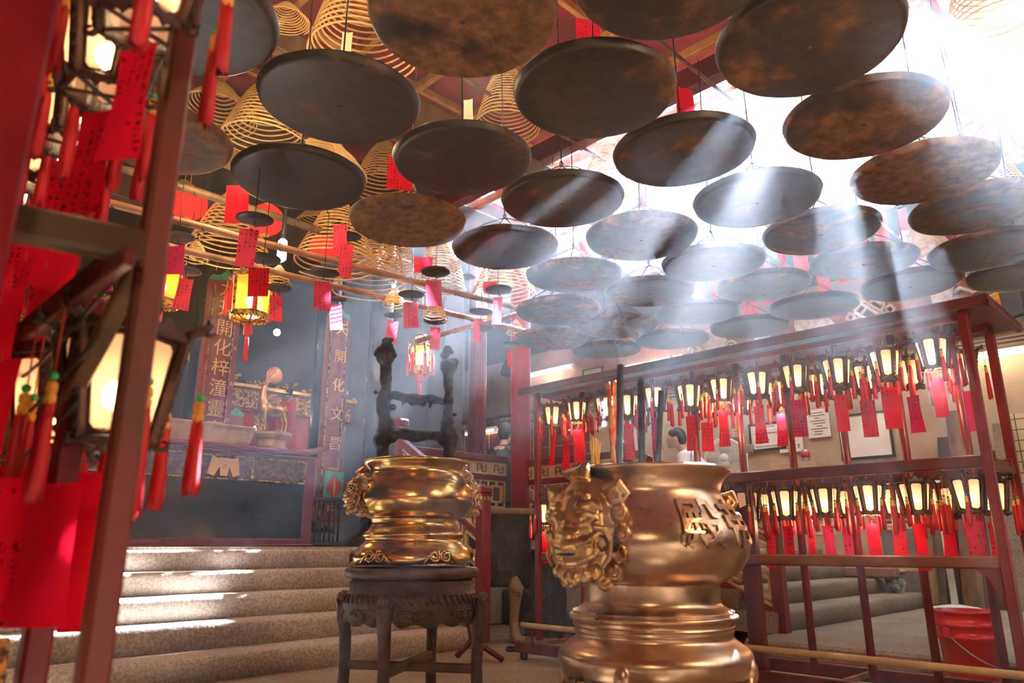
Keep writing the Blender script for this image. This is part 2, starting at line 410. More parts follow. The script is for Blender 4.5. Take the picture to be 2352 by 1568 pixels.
STEPV = [5.75, 5.46, 5.17, 4.88, 4.6]
b = step_block(-4, 4.2, 5.86, 12, 0, .6); b.box((7.05, 8.5, .375), (5.7, 5.4, .75), .015); b.box((7.9, 4.95, .375), (4.0, 2.0, .75), .015)
b.box((.1, 8.9, .69), (8.2, 6.2, .16)); struct(b, 'floor_platform', M['granite'])
for k in range(5):
    z1 = .75 - .15*k
    o = struct(rough_step(-4, 4.22 - .03*(k == 4), STEPV[k], 5.9, 0 if k == 4 else z1-.15, z1, k*7.3), 'stair_step', M['granite'])
    o['label'] = 'granite step of the wide flight below the altar'
# low stone floor behind the lantern rack and the three steps rising from it
struct(step_block(5.31, 9.9, -2.8, 2.9, 0, .12, .02), 'floor_side', M['slab_stone'])
for k, (v, z) in enumerate(((2.85, .2775), (3.17, .435), (3.49, .5925), (3.81, .75))):
    o = struct(rough_step(5.78, 9.85, v, 4.05, .115 if k == 0 else z-.16, z, 40+k), 'stair_step', M['slab_stone'])
# walls
b = MB(); b.box((10.0, 4.5, 1.6), (.2, 14.6, 3.2)); struct(b, 'wall_right', M['cream'])
b = MB(); b.box((10.0, 3.2, 3.75), (.22, 12, 1.1)); b.box((10.0, 10.0, 3.75), (.21, 3.6, 1.1)); struct(b, 'wall_right_upper', M['brick_red'])
b = MB(); b.box((10.0, 4.5, 4.8), (.2, 14.6, 1.0)); struct(b, 'wall_right_clerestory', M['hall_dark'])
b = MB(); b.box((9.875, -.6, 1.17), (.05, 5.0, 2.1)); struct(b, 'wall_tiled', M['tile'])
b = MB(); b.box((3.0, 11.4, 2.7), (14, .2, 5.4)); struct(b, 'wall_altar', M['hall_dark'])
b = MB(); b.box((-3.9, 4, 2.7), (.2, 15, 5.4)); struct(b, 'wall_left', M['hall_dark'])
b = MB(); b.box((3.0, -2.9, 2.7), (14, .2, 5.4)); struct(b, 'wall_front', M['roof_dark'])
# roof: boarded part, hall part, and the open skylight over the right-hand half
SKY = (5.6, 8.5, -2.8, 7.7)
b = MB(); b.box((.83, 2.6, 5.25), (9.54, 11, .1)); struct(b, 'ceiling', M['roof_red'])
b = MB(); b.box((3.0, 9.65, 5.22), (14, 3.8, .16)); struct(b, 'ceiling_hall', M['roof_dark'])
b = MB(); b.box((9.2, 2.5, 5.25), (1.4, 10.8, .1)); struct(b, 'ceiling_side', M['roof_red'])
def beam(name, u0, v0, u1, v1, z, w, h, m):
    b = MB(); b.bar((u0, v0, z), (u1, v1, z), w, h, .008); return struct(b, name, m)
for i, u in enumerate((1.6, 2.3, 3.0, 3.7, 4.4, 5.1, 5.8, 6.5, 7.2, 7.9, 8.6, 9.3)):
    beam('ceiling_rafter', u, -2.7, u, 6.6, 5.02, .06, .09, M['rafter'])
for i, v in enumerate((-1.2, -.3, .6, 1.5, 2.4, 3.3, 4.2, 5.1, 6.0)):
    beam('ceiling_purlin', -2.5, v, 9.7, v, 5.12, .05, .08, M['rafter'])
beam('ceiling_beam', -2.5, 4.72, 9.7, 4.72, 4.55, .12, .2, M['old_wood'])
beam('ceiling_beam', -2.5, 6.5, 9.7, 6.5, 4.75, .2, .35, M['roof_dark'])
beam('ceiling_beam', 5.25, -2.7, 5.25, 6.5, 4.85, .14, .22, M['red_wood'])
beam('ceiling_beam', 6.9, -2.7, 6.9, 2.0, 4.4, .12, .14, M['red_wood'])
beam('ceiling_beam', -2.5, 7.0, 5.2, 7.0, 4.05, .12, .3, M['roof_dark'])
beam('ceiling_beam', -2.5, 5.25, 3.0, 5.25, 3.72, .1, .14, M['old_wood'])
for v in (1.03, 1.82, 2.62, 3.4, 4.05):
    beam('ceiling_bar', -2.5, v, 9.6, v, 4.54, .03, .03, M['old_wood'])
for v, w in ((6.72, .34), (6.05, .36), (5.38, .34), (4.7, .2), (2.1, .16), (1.2, .14)):     # slats added across the skylight to cut the sun into shafts
    b = MB(); b.box((7.05, v, 5.2), (3.0, w, .05)); struct(b, 'shaft_slat', M['roof_red'])
# ================================================================ the ash trays hung in six rows from the roof
DISCS = [ # px, py, rust, row, what
(2.12,1.12,.02,0),(2.82,1.01,.06,0),(3.58,1.01,.16,0),(4.27,.99,.3,0),(4.94,.98,.16,0),(5.69,1.07,.05,0),(6.34,1.02,.0,0),
(1.64,1.87,.2,1),(2.39,1.83,.05,1),(3.20,1.83,.0,1),(3.99,1.80,.0,1),(4.66,1.76,.12,1),(5.35,1.76,.06,1),(6.05,1.74,.0,1),
(.89,2.65,-.02,2),(1.60,2.70,.02,2),(2.39,2.70,.0,2),(3.14,2.66,.03,2),(3.92,2.61,.08,2),(4.65,2.55,.02,2),(5.30,2.46,.06,2),(6.01,2.45,.0,2),
(1.16,3.64,.1,3),(1.86,3.56,-.03,3),(2.62,3.53,.2,3),(3.37,3.44,.03,3),(4.18,3.40,.1,3),(4.81,3.29,.05,3),(5.55,3.30,.0,3),(6.25,3.08,.0,3),
(4.69,4.08,.14,4),(5.45,4.03,.14,4),(6.15,3.87,.0,4),(5.38,4.71,.2,5),(6.06,4.66,.08,5)]
_p = [[d[0], d[1]] for d in DISCS]
for it in range(80):
    for i in range(len(_p)):
        for j in range(i):
            dx = _p[i][0]-_p[j][0]; dy = _p[i][1]-_p[j][1]; d = math.hypot(dx, dy)
            if d < .768:
                k = (.768-d)/2/d; _p[i][0] += dx*k; _p[i][1] += dy*k; _p[j][0] -= dx*k; _p[j][1] -= dy*k
DISCS = [(_p[i][0], _p[i][1], d[2], d[3]) for i, d in enumerate(DISCS)]
def tray_wob(r, z, a):
    k = noise.noise((math.cos(a)*5, math.sin(a)*5, 3.1))*.003 if r > .3 else 0
    return r + k, z + (noise.noise((math.cos(a)*2, math.sin(a)*2, 9))*.004 if r > .3 else 0)
tb = MB(); tb.lathe([(0, 0), (.12, .0), (.25, .001), (.345, .0015), (.358, .004), (.366, .012), (.374, .036), (.376, .04), (.371, .04), (.362, .014), (.34, .007), (0, .006)], 64, wob=tray_wob)
ROWN = ['first row', 'second row', 'third row', 'fourth row', 'fifth row', 'sixth row']
tray0 = thing('ash_tray', '', 'tray')
p = tb.build('pan', M['tray'], tray0)
nb = MB(); nb.lathe([(0, -.006), (.006, -.005), (.011, -.001), (.011, .002), (0, .002)], 10); nb.build('centre_bolt', M['iron'], tray0)
wb = MB()
for k in range(4):
    a = PI/4 + k*PI/2; q = Vector((.35*math.cos(a), .35*math.sin(a), .03)); wb.tube([q, q*.5 + Vector((0,0,.15)), (0,0,.26)], .0035, 5)
wb.tube([(0,0,.25), (.004,.003,.7), (-.002,.004,1.2), (0,0,1.75)], .0045, 5)
wb.tube([(0,0,.25), (.012,0,.27), (0,.01,.29), (-.012,0,.27), (0,-.006,.25)], .004, 5)
wb.build('hanging_wire', M['wire'], tray0)
cnt = {}
for i, (u, v, ru, row) in enumerate(DISCS):
    cnt[row] = cnt.get(row, 0) + 1
    look = 'black' if ru < .03 else 'dark' if ru < .09 else 'brown' if ru < .18 else 'rusty'
    lab = '%s hanging ash tray, %s from near end of %s out from lantern rack' % (look, ORD[cnt[row]-1], ROWN[row])
    z = 2.77 + random.uniform(-.012, .012)
    t = tray0 if i == 0 else dup(tray0, (0,0,0), 0, lab)
    t['label'] = lab; t['group'] = 'ash trays hung under the incense coils'
    t.location = W(u, v, z)
    t.rotation_euler = (random.uniform(-.025,.025), random.uniform(-.025,.025), random.uniform(0, 6.28))
    for ch in t.children:
        if ch.name.startswith('pan'): ch['rust'] = ru + .012
# ================================================================ lanterns: one hexagonal palace lantern, copied
def hexp(r, z, a0=0.0): return [Vector((r*math.cos(a0+k*PI/3), r*math.sin(a0+k*PI/3), z)) for k in range(6)]
ZT, ZB, RT, RB = -.035, -.212, .094, .064
def lantern_parts(root, full=False):
    hk = MB(); hk.tube([(.012*math.cos(a), 0, -.012+.012*math.sin(a)) for a in [k*PI/6 for k in range(12)]], .0022, 5, closed=True)
    hk.tube([(0,0,.045), (.006,0,.03), (.004,0,.012), (-.002,0,0)], .0025, 5)
    hk.build('hanging_ring', M['steel'], root)
    f = MB()
    top, bot = hexp(RT, ZT), hexp(RB, ZB)
    hub = Vector((0,0,-.012))
    for k in range(6):
        a, c = top[k], top[(k+1) % 6]; d, e = bot[k], bot[(k+1) % 6]
        f.bar(a, c, .009, .016, .002); f.bar(d, e, .010, .014, .002); f.bar(a, d, .017, .017, .003)
        f.bar(a, hub, .005, .005)
        out = a.normalized(); out.z = 0; out.normalize()
        # carved dragon head ears at the upper corners and scroll feet at the lower ones
        p = a + Vector((0,0,.004))
        f.tube([p, p + out*.014 + Vector((0,0,.012)), p + out*.026 + Vector((0,0,.014)), p + out*.034 + Vector((0,0,.026)), p + out*.030 + Vector((0,0,.036))], [.008,.009,.008,.006,.002], 6)
        f.tube([p + out*.024 + Vector((0,0,.012)), p + out*.036 + Vector((0,0,.008)), p + out*.044 + Vector((0,0,.013))], [.006,.004,.0015], 5)
        q = d
        f.tube([q, q + out*.010 + Vector((0,0,-.008)), q + out*.020 + Vector((0,0,-.006)), q + out*.022 + Vector((0,0,.004)), q + out*.013 + Vector((0,0,.006))], [.006,.0055,.005,.004,.003], 6)
        # fretted edge down each post
        for t in range(7):
            g = a.lerp(d, (t+.6)/7.4) + out*.007; f.box(g, (.009,.009,.010), .002, Matrix.Rotation(k*PI/3, 3, 'Z'))
        # cresting over each pane and the apron below
        n = (a + c)/2; n.z = 0; n.normalize(); x = (c - a).normalized(); L = (c - a).length
        f.prism([(0,0),(L,0),(L*.86,.012),(L*.7,.008),(L*.58,.020),(L*.5,.026),(L*.42,.020),(L*.3,.008),(L*.14,.012)], a - n*.003, x, Vector((0,0,1)), n, .006)
        x2 = (e - d).normalized(); L2 = (e - d).length
        f.prism([(0,0),(L2*.2,-.010),(L2*.36,-.006),(L2*.5,-.016),(L2*.64,-.006),(L2*.8,-.010),(L2,0)], d - n*.003, x2, Vector((0,0,1)), n, .006)
    for k in range(6):
        a, c, d, e = top[k], top[(k+1) % 6], bot[k], bot[(k+1) % 6]
        def PF(s_, t_):
            q = a.lerp(d, t_).lerp(c.lerp(e, t_), s_); n = Vector((q.x, q.y, 0)).normalized(); return q - n*.006
        i_ = .2
        o8 = [PF(0,0), PF(.5,0), PF(1,0), PF(1,.5), PF(1,1), PF(.5,1), PF(0,1), PF(0,.5)]
        n8 = [PF(i_+.02,.12), PF(.5,.06), PF(1-i_-.02,.12), PF(1-i_,.5), PF(1-i_-.02,.88), PF(.5,.94), PF(i_+.02,.88), PF(i_,.5)]
        f.add(o8 + n8, [(j, (j+1) % 8, 8 + (j+1) % 8, 8 + j) for j in range(8)])
    f.bar(bot[0], bot[3], .006, .005); f.bar(bot[1], bot[4], .006, .005)
    f.build('frame', M['fret_frame'], root)
    pn = MB()
    for k in range(6):
        pn = MB()
        a, c, d, e = top[k], top[(k+1) % 6], bot[k], bot[(k+1) % 6]
        a = a.lerp(d, .05); c = c.lerp(e, .05); d2 = d.lerp(top[k], .05); e2 = e.lerp(top[(k+1)%6], .05)
        x = (c - a)
        def P(s, t):
            l = a.lerp(d2, t); r = c.lerp(e2, t); q = l.lerp(r, s); n = Vector((q.x, q.y, 0)).normalized(); return q - n*.004
        i = .19
        pn.add([P(i+.10, .05), P(1-i-.10, .05), P(1-i, .10), P(1-i, .90), P(1-i-.10, .95), P(i+.10, .95), P(i, .90), P(i, .10)], [tuple(range(8))])
        pn.build('pane', M['pane'], root)
    bb = MB(); bb.ell((0,0,-.135), (.02,.02,.025), 10, 7); bb.build('bulb', M['bulb'], root)
    for k in range(6):
        out = Vector((math.cos(k*PI/3), math.sin(k*PI/3), 0)); p = top[k] + out*.032 + Vector((0,0,.008))
        L = .10; t = MB()
        ln = .135 + .02*((k*7) % 3 - 1)
        pts = 10; prof = [(.0035,0),(.0085,-.012),(.0095,-.05),(.0105,-.09),(.0115,-ln)]
        z0 = -L-.040
        def wb(r, z, a): return r*(1 + .16*math.cos(8*a)), z + (.012*math.sin(5*a+k) if z < -.12 else 0)
        t.lathe([(r, p.z + z0 + z) for r, z in prof], 16, (p.x, p.y, 0), wb)
        t.m = 1; t.tube([p, p + Vector((.001,0,-L))], .0014, 4)
        so = t.build('tassel', [M['silk'], M['string']], root)
        cp = MB(); cp.lathe([(.006, p.z-L-.012), (.0085, p.z-L-.016), (.0085, p.z-L-.026), (.006, p.z-L-.029), (.0085, p.z-L-.032), (.0085, p.z-L-.040), (.0055, p.z-L-.046)], 10, (p.x, p.y, 0)); cp.build('tassel_band', M['gold_thread'], so)
        jb = MB(); jb.ell((p.x, p.y, p.z-L-.004), .0075, 8, 6); jb.build('bead', M['jade'], so)
M['fret_frame'] = mat('fret_frame', (.022,.008,.006), (.085,.032,.018), 40, .4, bump=.3, bscale=120)
lan0 = thing('palace_lantern', '', 'lantern'); lantern_parts(lan0)
_first = [True]
GLOW = []
def lantern(loc, rz, label, group, scale=1.0):
    GLOW.append(Vector(loc) + Vector((0, 0, -.13*scale)))
    if _first[0]:
        _first[0] = False; t = lan0; t.location = loc; t.rotation_euler = (0,0,rz); t.scale = (scale,)*3; t['label'] = label; t['group'] = group; return t
    return dup(lan0, loc, rz, label, group, scale)
# ---------------------------------------------------------------- red prayer papers
_tagme = {}
def prayer_tag(loc, rz, w, h, label, group, m='tag_red', curl=None, lean=0.0, cordlen=.02):
    """a paper strip hung by its top edge from a short loop of thread; slightly bowed"""
    c = random.uniform(-.10, .10) if curl is None else curl
    b = MB(); tw = random.uniform(-.25, .25)
    def fn(s, t):
        a = tw*t; x = (s-.5)*w; y = c*h*t*t + .006*math.sin(3.1*s + t*4)
        return Vector((x*math.cos(a), y + x*math.sin(a), -cordlen - t*h))
    b.grid(4, 8, fn)
    b.m = 1; b.tube([(0,0,0), (.001,0,-cordlen-.008)], .0012, 4)
    o = b.build('prayer_tag', [M[m], M['string']], loc=loc, rz=rz); o.rotation_euler.y = lean
    return tag(o, label, 'paper tag', group)
# ================================================================ the red lantern rack in front of the right wall (local x = along v, y = across u)
RU0, RU1, RV0, RV1 = 4.16, 4.68, .90, 3.88
rack = thing('lantern_rack', 'long red two-tier rack of lit lanterns before the cream wall', 'rack', W(4.42, 2.45, 0), R45)
def rp(name, b, m): return b.build(name, M[m], rack)
def L_(u, v, z): return Vector((u - 4.42, v - 2.45, z))
b = MB(); b.box(L_(4.42, 2.38, 1.955), (.72, 3.24, .03), .004); b.box(L_(4.075, 2.38, 1.95), (.03, 3.24, .055), .006); b.box(L_(4.42, .775, 1.95), (.72, .03, .055), .006); rp('roof_board', b, 'red_wood')
for u in (RU0, RU1):
    for v in (RV0, RV1):
        b = MB(); b.bar(L_(u, v, .12 if v > 2 else 0.0), L_(u, v, 1.94), .045, .045, .006); rp('corner_post', b, 'red_paint')
for v in (3.62, 3.29, 2.96, 2.63, 2.30, 1.97, 1.65, 1.33, 1.03):
    b = MB(); b.tube([L_(4.395, v, .1), L_(4.395, v, 1.94)], .022, 12); rp('round_bar', b, 'red_paint')
b = MB(); b.bar(L_(4.17, RV0, 1.175), L_(4.17, RV1, 1.175), .05, .062, .006); rp('front_rail', b, 'red_wood')
b = MB(); b.bar(L_(RU1, RV0, 1.165), L_(RU1, RV1, 1.165), .04, .06, .006); rp('rear_rail', b, 'red_wood')
for u, z in ((4.235, 1.195), (4.56, 1.195), (4.235, 1.922), (4.56, 1.922)):
    b = MB(); b.bar(L_(u, RV0-.02, z), L_(u, RV1, z), .022, .035, .003); rp('hook_rail', b, 'red_paint')
for v in (RV0, RV1):
    b = MB(); b.bar(L_(RU0, v, 1.165), L_(RU1, v, 1.165), .03, .06, .004); rp('end_rail', b, 'red_wood')
b = MB(); b.bar(L_(4.18, RV0, .70), L_(4.18, RV1, .70), .055, .06, .008); rp('lower_rail', b, 'old_red')
b = MB(); b.prism([(0,0),(.05,0),(.05,-.5),(.03,-.5),(.015,-.28),(-.05,-.1),(-.14,-.03),(-.3,0)], L_(4.16, .93, .73), Vector((0,-1,0)), Vector((0,0,1)), Vector((1,0,0)), .05); rp('bracket', b, 'red_paint')
b = MB(); b.box(L_(4.2, 2.2, .62), (.05,.10,1.1), .006); rp('wide_post', b, 'red_wood')
for u in (4.02, 4.55):
    b = MB(); b.bar(L_(u, .6, .085), L_(u, 3.98, .085), .04, .075, .006); rp('base_rail', b, 'red_wood')
for v in (.95, 1.7, 2.5, 3.3, 3.86):
    b = MB(); b.bar(L_(4.0, v, .1), L_(4.6, v, .1), .02, .03, .003); rp('cross_bar', b, 'old_wood')
for u in (4.02, 4.55):
    for v in (3.88, .75):
        b = MB(); b.tube([L_(u, v, .06), L_(u+.01, v+.02, .045)], .012, 8); b.tube([L_(u-.012, v+.02, .028), L_(u+.012, v+.02, .028)], .028, 14); rp('caster', b, 'iron')
# long bamboo pole lying across the base of the rack
b = MB(); pts = []; rr = []
for k in range(61):
    t = k/60; node = abs((t*9) % 1 - .5) > .485
    pts.append(W(4.0, 3.9 - 3.7*t, .235 - .0*t)); rr.append(.021 if node else .0185)
b.tube(pts, rr, 12); o = b.build('bamboo_pole', M['bamboo']); tag(o, 'long pale bamboo pole resting along the foot of the lantern rack', 'pole')
for u in (4.0,):
    for v in (3.8, .8):
        b = MB(); b.bar(L_(u, v, .09), L_(u, v, .215), .02, .02, .003); rp('pole_support', b, 'red_wood')
# upper and lower tier, front and rear line: lantern centres taken along the rails
UPF = [(1270,965),(1326,957),(1392,947),(1442,935),(1505,920),(1583,912),(1657,902),(1738,886),(1827,873),(1922,850),(2033,833),(2142,806)]
UPR = [(1300,975),(1470,955),(1620,925),(1700,915),(1790,905),(1885,890),(1985,872),(2088,855),(2205,838)]
LOF = [(1252,1172),(1340,1168),(1715,1152),(1803,1150),(1893,1142),(1995,1142),(2100,1128),(2225,1128)]
LOR = [(1670,1165),(1765,1160),(1855,1158),(1945,1158),(2055,1148),(2168,1145),(2278,1140)]
def row(pts, u, z, what, cnt_from, tagp):
    n = len(pts)
    prev = None
    for i, (x, y) in enumerate(pts):
        p = at_u(x, y, u); v = UV(p)[1]
        if prev is not None and prev - v < .17: v = prev - .17
        prev = v
        jz = random.uniform(-.012, .012)
        lab = 'lit hexagonal lantern, %s %s of red rack, %s from %s' % (what[0], what[1], ORD[i], cnt_from)
        lantern(W(u, v, z + jz), R45 + random.uniform(-.5, .5), lab, 'lanterns on the red rack', .88 + .08*random.random())
        if random.random() < tagp:
            m = 'tag_red' if random.random() < .8 else 'tag_magenta'
            prayer_tag(W(u, v, z + jz - .226), R45 + PI/2 + random.uniform(-.4, .4), random.uniform(.062, .085), random.uniform(.20, .25), 'red wish paper under lantern, %s %s of rack, %s from %s' % (what[0], what[1], ORD[i], cnt_from), 'wish papers under the rack lanterns', m)
row(UPF, 4.235, 1.862, ('upper', 'front line'), 'column end', .95)
row(UPR, 4.56, 1.85, ('upper', 'back line'), 'column end', .8)
row(LOF, 4.235, 1.132, ('lower', 'front line'), 'column end', 1.0)
row(LOR, 4.56, 1.132, ('lower', 'back line'), 'column end', .9)
# ================================================================ the rack standing close to the camera
fr = thing('lantern_rack', 'near red rack with blurred lanterns and papers beside the stone steps', 'rack', W(.39, 1.26, 0), R45)
def F_(u, v, z): return Vector((u - .39, v - 1.26, z))
def fp(name, b, m): return b.build(name, M[m], fr)
M['post_mix'] = mat('post_mix', (.06,.03,.014), (.17,.03,.025), 4, .38, bump=.1, bscale=40, stretch=(1,1,.3), lo=.42, hi=.55)
b = MB(); b.bar(F_(.39, 1.26, 0), F_(.39, 1.26, 2.2), .042, .042, .006); fp('corner_post', b, 'post_mix')
_q = at_y(30, 170, 1.0); _u, _v = UV(_q); b = MB(); b.bar(F_(_u-.03, _v-.03, 0), F_(_u-.03, _v-.03, 2.2), .03, .13, .006); fp('corner_post', b, 'red_paint')
b = MB(); b.bar(F_(.39, 1.26, 1.262), F_(.39-.47, 1.26+.09, 1.262), .045, .055, .006); fp('end_rail', b, 'post_mix')
b = MB(); b.bar(F_(.37, 1.27, 1.27), F_(.37, 3.6, 1.27), .04, .045, .006); fp('front_rail', b, 'red_wood')
b = MB(); b.bar(F_(.38, 1.28, 1.24), F_(.38, 1.62, 1.02), .03, .03, .004); fp('brace', b, 'old_wood')
b = MB(); b.box(F_(.2, 2.35, 1.985), (.56, 2.6, .03), .004); fp('roof_board', b, 'roof_dark')
for u in (.34, .1):
    for z in (1.93, 1.22):
        b = MB(); b.bar(F_(u, 1.2, z), F_(u, 3.6, z), .02, .03, .003); fp('hook_rail', b, 'red_wood')
b = MB(); b.bar(F_(.39, 3.5, 0), F_(.39, 3.5, 1.97), .045, .045, .006); fp('corner_post', b, 'red_paint')
b = MB(); b.bar(F_(.39, 1.58, 0), F_(.39, 1.58, 1.25), .045, .045, .006); fp('lower_post', b, 'red_paint')
b = MB(); b.bar(F_(.38, 1.62, .02), F_(.38, 1.80, .6), .03, .03, .004); fp('brace', b, 'gilt_relief')
for i, (v, u) in enumerate(((1.30, .33), (1.575, .345), (1.85, .36), (2.13, .38), (2.42, .38), (2.75, .38))):
    lantern(W(u, v, 1.955), .35*i, 'glowing blurred lantern, near rack upper tier, %s from corner post' % ORD[i], 'lanterns on the near rack', 1.22)
    prayer_tag(W(u, v, 1.68), -.35 + .12*i, .088, .24, 'blurred red wish paper, near rack upper tier, %s from corner post' % ORD[i], 'wish papers on the near rack', 'tag_red', curl=.02*i-.04)
for i, (v, u) in enumerate(((1.62, .43), (1.93, .40), (2.25, .4), (2.6, .4))):
    lantern(W(u, v, 1.235) + Vector((.045,0,0)), .31 + .5*i, 'big blurred lit lantern, near rack lower tier, %s from corner post' % ORD[i], 'lanterns on the near rack', 1.25)
    for j, du in enumerate((0, -.1, .07)):
        prayer_tag(W(u+du*.6, v + (.10, -.09, -.02, -.15)[j], .935 - .02*j), -.3 + .3*j, .095, .245, 'blurred red wish paper, near rack lower tier, %s lantern, %s strip' % (ORD[i], ORD[j]), 'wish papers on the near rack', 'tag_red', curl=.02*j-.02, cordlen=.03)
for i in range(3):                                   # sagging flex with small fairy bulbs between the tiers
    b = MB(); a = W(.36, 1.35 + .05*i, 1.22 - .1*i); c = W(.34, 2.6, 1.24 - .11*i); pts = [a.lerp(c, t/16) + Vector((0,0,-.10*math.sin(PI*t/16))) for t in range(17)]
    b.tube(pts, .004, 6); o = b.build('electric_flex', M['black']); tag(o, 'dark sagging electric flex, %s from the top, behind near rack post' % ORD[i], 'cable', 'flexes on the near rack')
for i, (x, y, Y, h) in enumerate(((62,575,1.62,.30),(28,640,1.5,.34),(108,600,1.75,.26),(8,800,1.4,.30),(150,560,1.9,.22),(225,1060,1.42,.25),(150,1075,1.55,.25),(60,1050,1.45,.26),(20,1070,1.35,.26))):
    prayer_tag(at_y(x, y, Y), -.45 + .13*i, .085, h, 'blurred red wish paper in the near rack cluster, %s of its loose strips' % ORD[i], 'loose strips on the near rack', 'tag_red', curl=.02*(i % 3) - .02, cordlen=.02)
# ================================================================ the two brass incense burners and what stands in them
def remesh(o, voxel, smooth=4):
    m = o.modifiers.new('merge', 'REMESH'); m.mode = 'VOXEL'; m.voxel_size = voxel; m.use_smooth_shade = True
    if smooth:
        s = o.modifiers.new('soften', 'SMOOTH'); s.iterations = smooth; s.factor = .5
    return o
def spiral(c, r0, turns, ax, ay, n=26, shrink=.12, a0=0.0, az=None, rise=0.0):
    c = Vector(c); ax = Vector(ax); ay = Vector(ay); out = []
    for i in range(n):
        t = i/(n-1); r = r0*(1 - (1-shrink)*t); a = a0 + 2*PI*turns*t
        p = c + ax*(r*math.cos(a)) + ay*(r*math.sin(a))
        if az is not None: p = p + Vector(az)*(rise*t)
        out.append(p)
    return out
def lion_head(dog=False):
    """guardian lion mask, +X outward, unit size (half height 1)"""
    b = MB(); E = b.ell
    E((0,0,0), (.62,.74,.95), 20, 14)                                   # skull
    E((.42,0,.12), (.34,.56,.5)); E((.5,0,-.34), (.32,.50,.36))            # face, muzzle
    E((.60,0,-.02), (.22,.26,.2)); E((.72,0,-.10), (.15,.24,.14))           # nose
    for s in (-1, 1):
        E((.72, s*.19,-.11), (.10,.10,.09))                               # nostril wings
        b.tube([(.60, s*.1,.28), (.63, s*.28,.38), (.56, s*.48,.40), (.42, s*.64,.30)], [.08,.10,.09,.04], 8)     # brow
        E((.62, s*.30,.19), (.10,.12,.10))                                 # eye
        b.tube([(.64, s*.12,.16), (.70, s*.28,.30), (.60, s*.48,.24), (.50, s*.58,.14)], .032, 6)
        b.tube([(.64, s*.12,.14), (.68, s*.30,.06), (.56, s*.52,.12)], .03, 6)
        b.tube([(.82,0,-.30), (.76, s*.22,-.27), (.62, s*.42,-.22), (.48, s*.56,-.10)], [.09,.08,.07,.06], 8)      # upper lip
        b.tube(spiral((.40, s*.62,-.30), .21, 1.25, (-.35,0,0), (0,0,1), 24, .5, PI/2) if False else spiral((.44, s*.60,-.28), .2, 1.1, (.75, -s*.5, 0), (0,0,1), 24, .55, .5), .045, 7)   # mouth corner scroll
        b.tube([(.78,0,-.58), (.70, s*.22,-.57), (.58, s*.40,-.5), (.46, s*.54,-.42)], [.08,.075,.07,.05], 8)      # lower lip
        b.tube([(.64, s*.56,.0), (.46, s*.70,-.02), (.34, s*.76,-.22), (.38, s*.74,-.5), (.44, s*.62,-.66)], [.05,.06,.06,.06,.04], 7)   # cheek ridge
        b.tube([(.12, s*.52,.62), (.14, s*.86,.72), (.05, s*.98,.56), (.1, s*.84,.44)], [.13,.12,.06,.08], 8)        # ear
        for k in range(6):                                               # curled mane
            a = .75 - k*.42; yy = s*(.80*math.cos(a*.55) + .1); zz = .9*math.sin(a) - .05
            c = Vector((.05 + .03*(k % 2), s*.84*max(.35, math.cos(a*.8)), zz*.95))
            E(c, (.2,.17,.19)); b.tube(spiral(c + Vector((.15, s*.08, 0)), .13, 1.3, (.3, -s*.95, 0), (0,0,1), 18, .2, k*.7), .035, 6)
        for k in range(3): E((.60 - .10*k, s*(.10 + .17*k), -.84 + .05*k), (.13,.11,.14)); 
        for k in range(3): E((.46, s*(.12+.16*k), .58 - .05*k*k), (.1,.09,.1), 8, 6)        # forehead curls
    for k in range(-4, 5):
        E((.74 - .018*k*k*.5, k*.085, -.37), (.035,.036,.06), 6, 5); E((.70 - .018*k*k*.5, k*.085, -.52), (.035,.034,.05), 6, 5)   # teeth
    E((.40,0,-.74), (.3,.4,.22))
    b.tube([(.25,0,.8), (.15,0,1.0), (.05,0,1.16)], [.26,.17,.07], 10)     # topknot
    return b
M['mask_brass'] = brass('mask_brass', (.36,.2,.07), (.66,.42,.16), .27, .05)
def place_head(parent, ang, rad, z, size, flat=.8):
    b = lion_head(); b.v = [(x*size*flat, y*size, zz*size) for x, y, zz in b.v]
    o = b.build('lion_mask', M['mask_brass'], parent); o.location = (rad*math.cos(ang), rad*math.sin(ang), z); o.rotation_euler = (0, 0, ang)
    remesh(o, size*.021, 2)
    mo = MB(); mo.ell((.66*size*flat, 0, -.445*size), (.14*size, .30*size, .045*size), 14, 8); k = mo.build('mouth', M['black'], o)  # black lump set in for the shade inside the open mouth
    return o
def prof_interp(prof, z):
    for (r0, z0), (r1, z1) in zip(prof, prof[1:]):
        if min(z0, z1) <= z <= max(z0, z1) and z0 != z1: return r0 + (r1-r0)*(z-z0)/(z1-z0)
    return prof[0][0]
def smooth_prof(pts, n=6):
    out = []
    for i in range(len(pts)-1):
        p0 = pts[max(i-1, 0)]; p1 = pts[i]; p2 = pts[i+1]; p3 = pts[min(i+2, len(pts)-1)]
        for k in range(n):
            t = k/n
            out.append(tuple(.5*((2*p1[j]) + (-p0[j]+p2[j])*t + (2*p0[j]-5*p1[j]+4*p2[j]-p3[j])*t*t + (-p0[j]+3*p1[j]-3*p2[j]+p3[j])*t**3) for j in (0, 1)))
    return out + [pts[-1]]
def urn_local(ptspx, xc, Y):
    """half widths read off the photo at the urn's own distance, as (radius, height)"""
    out = []
    for hw, y in ptspx:
        p = at_y(xc, y, Y); zc = Y*math.cos(PITCH) + (p.z - EYE)*math.sin(PITCH)
        out.append((hw*zc/FPX, p.z))
    return out
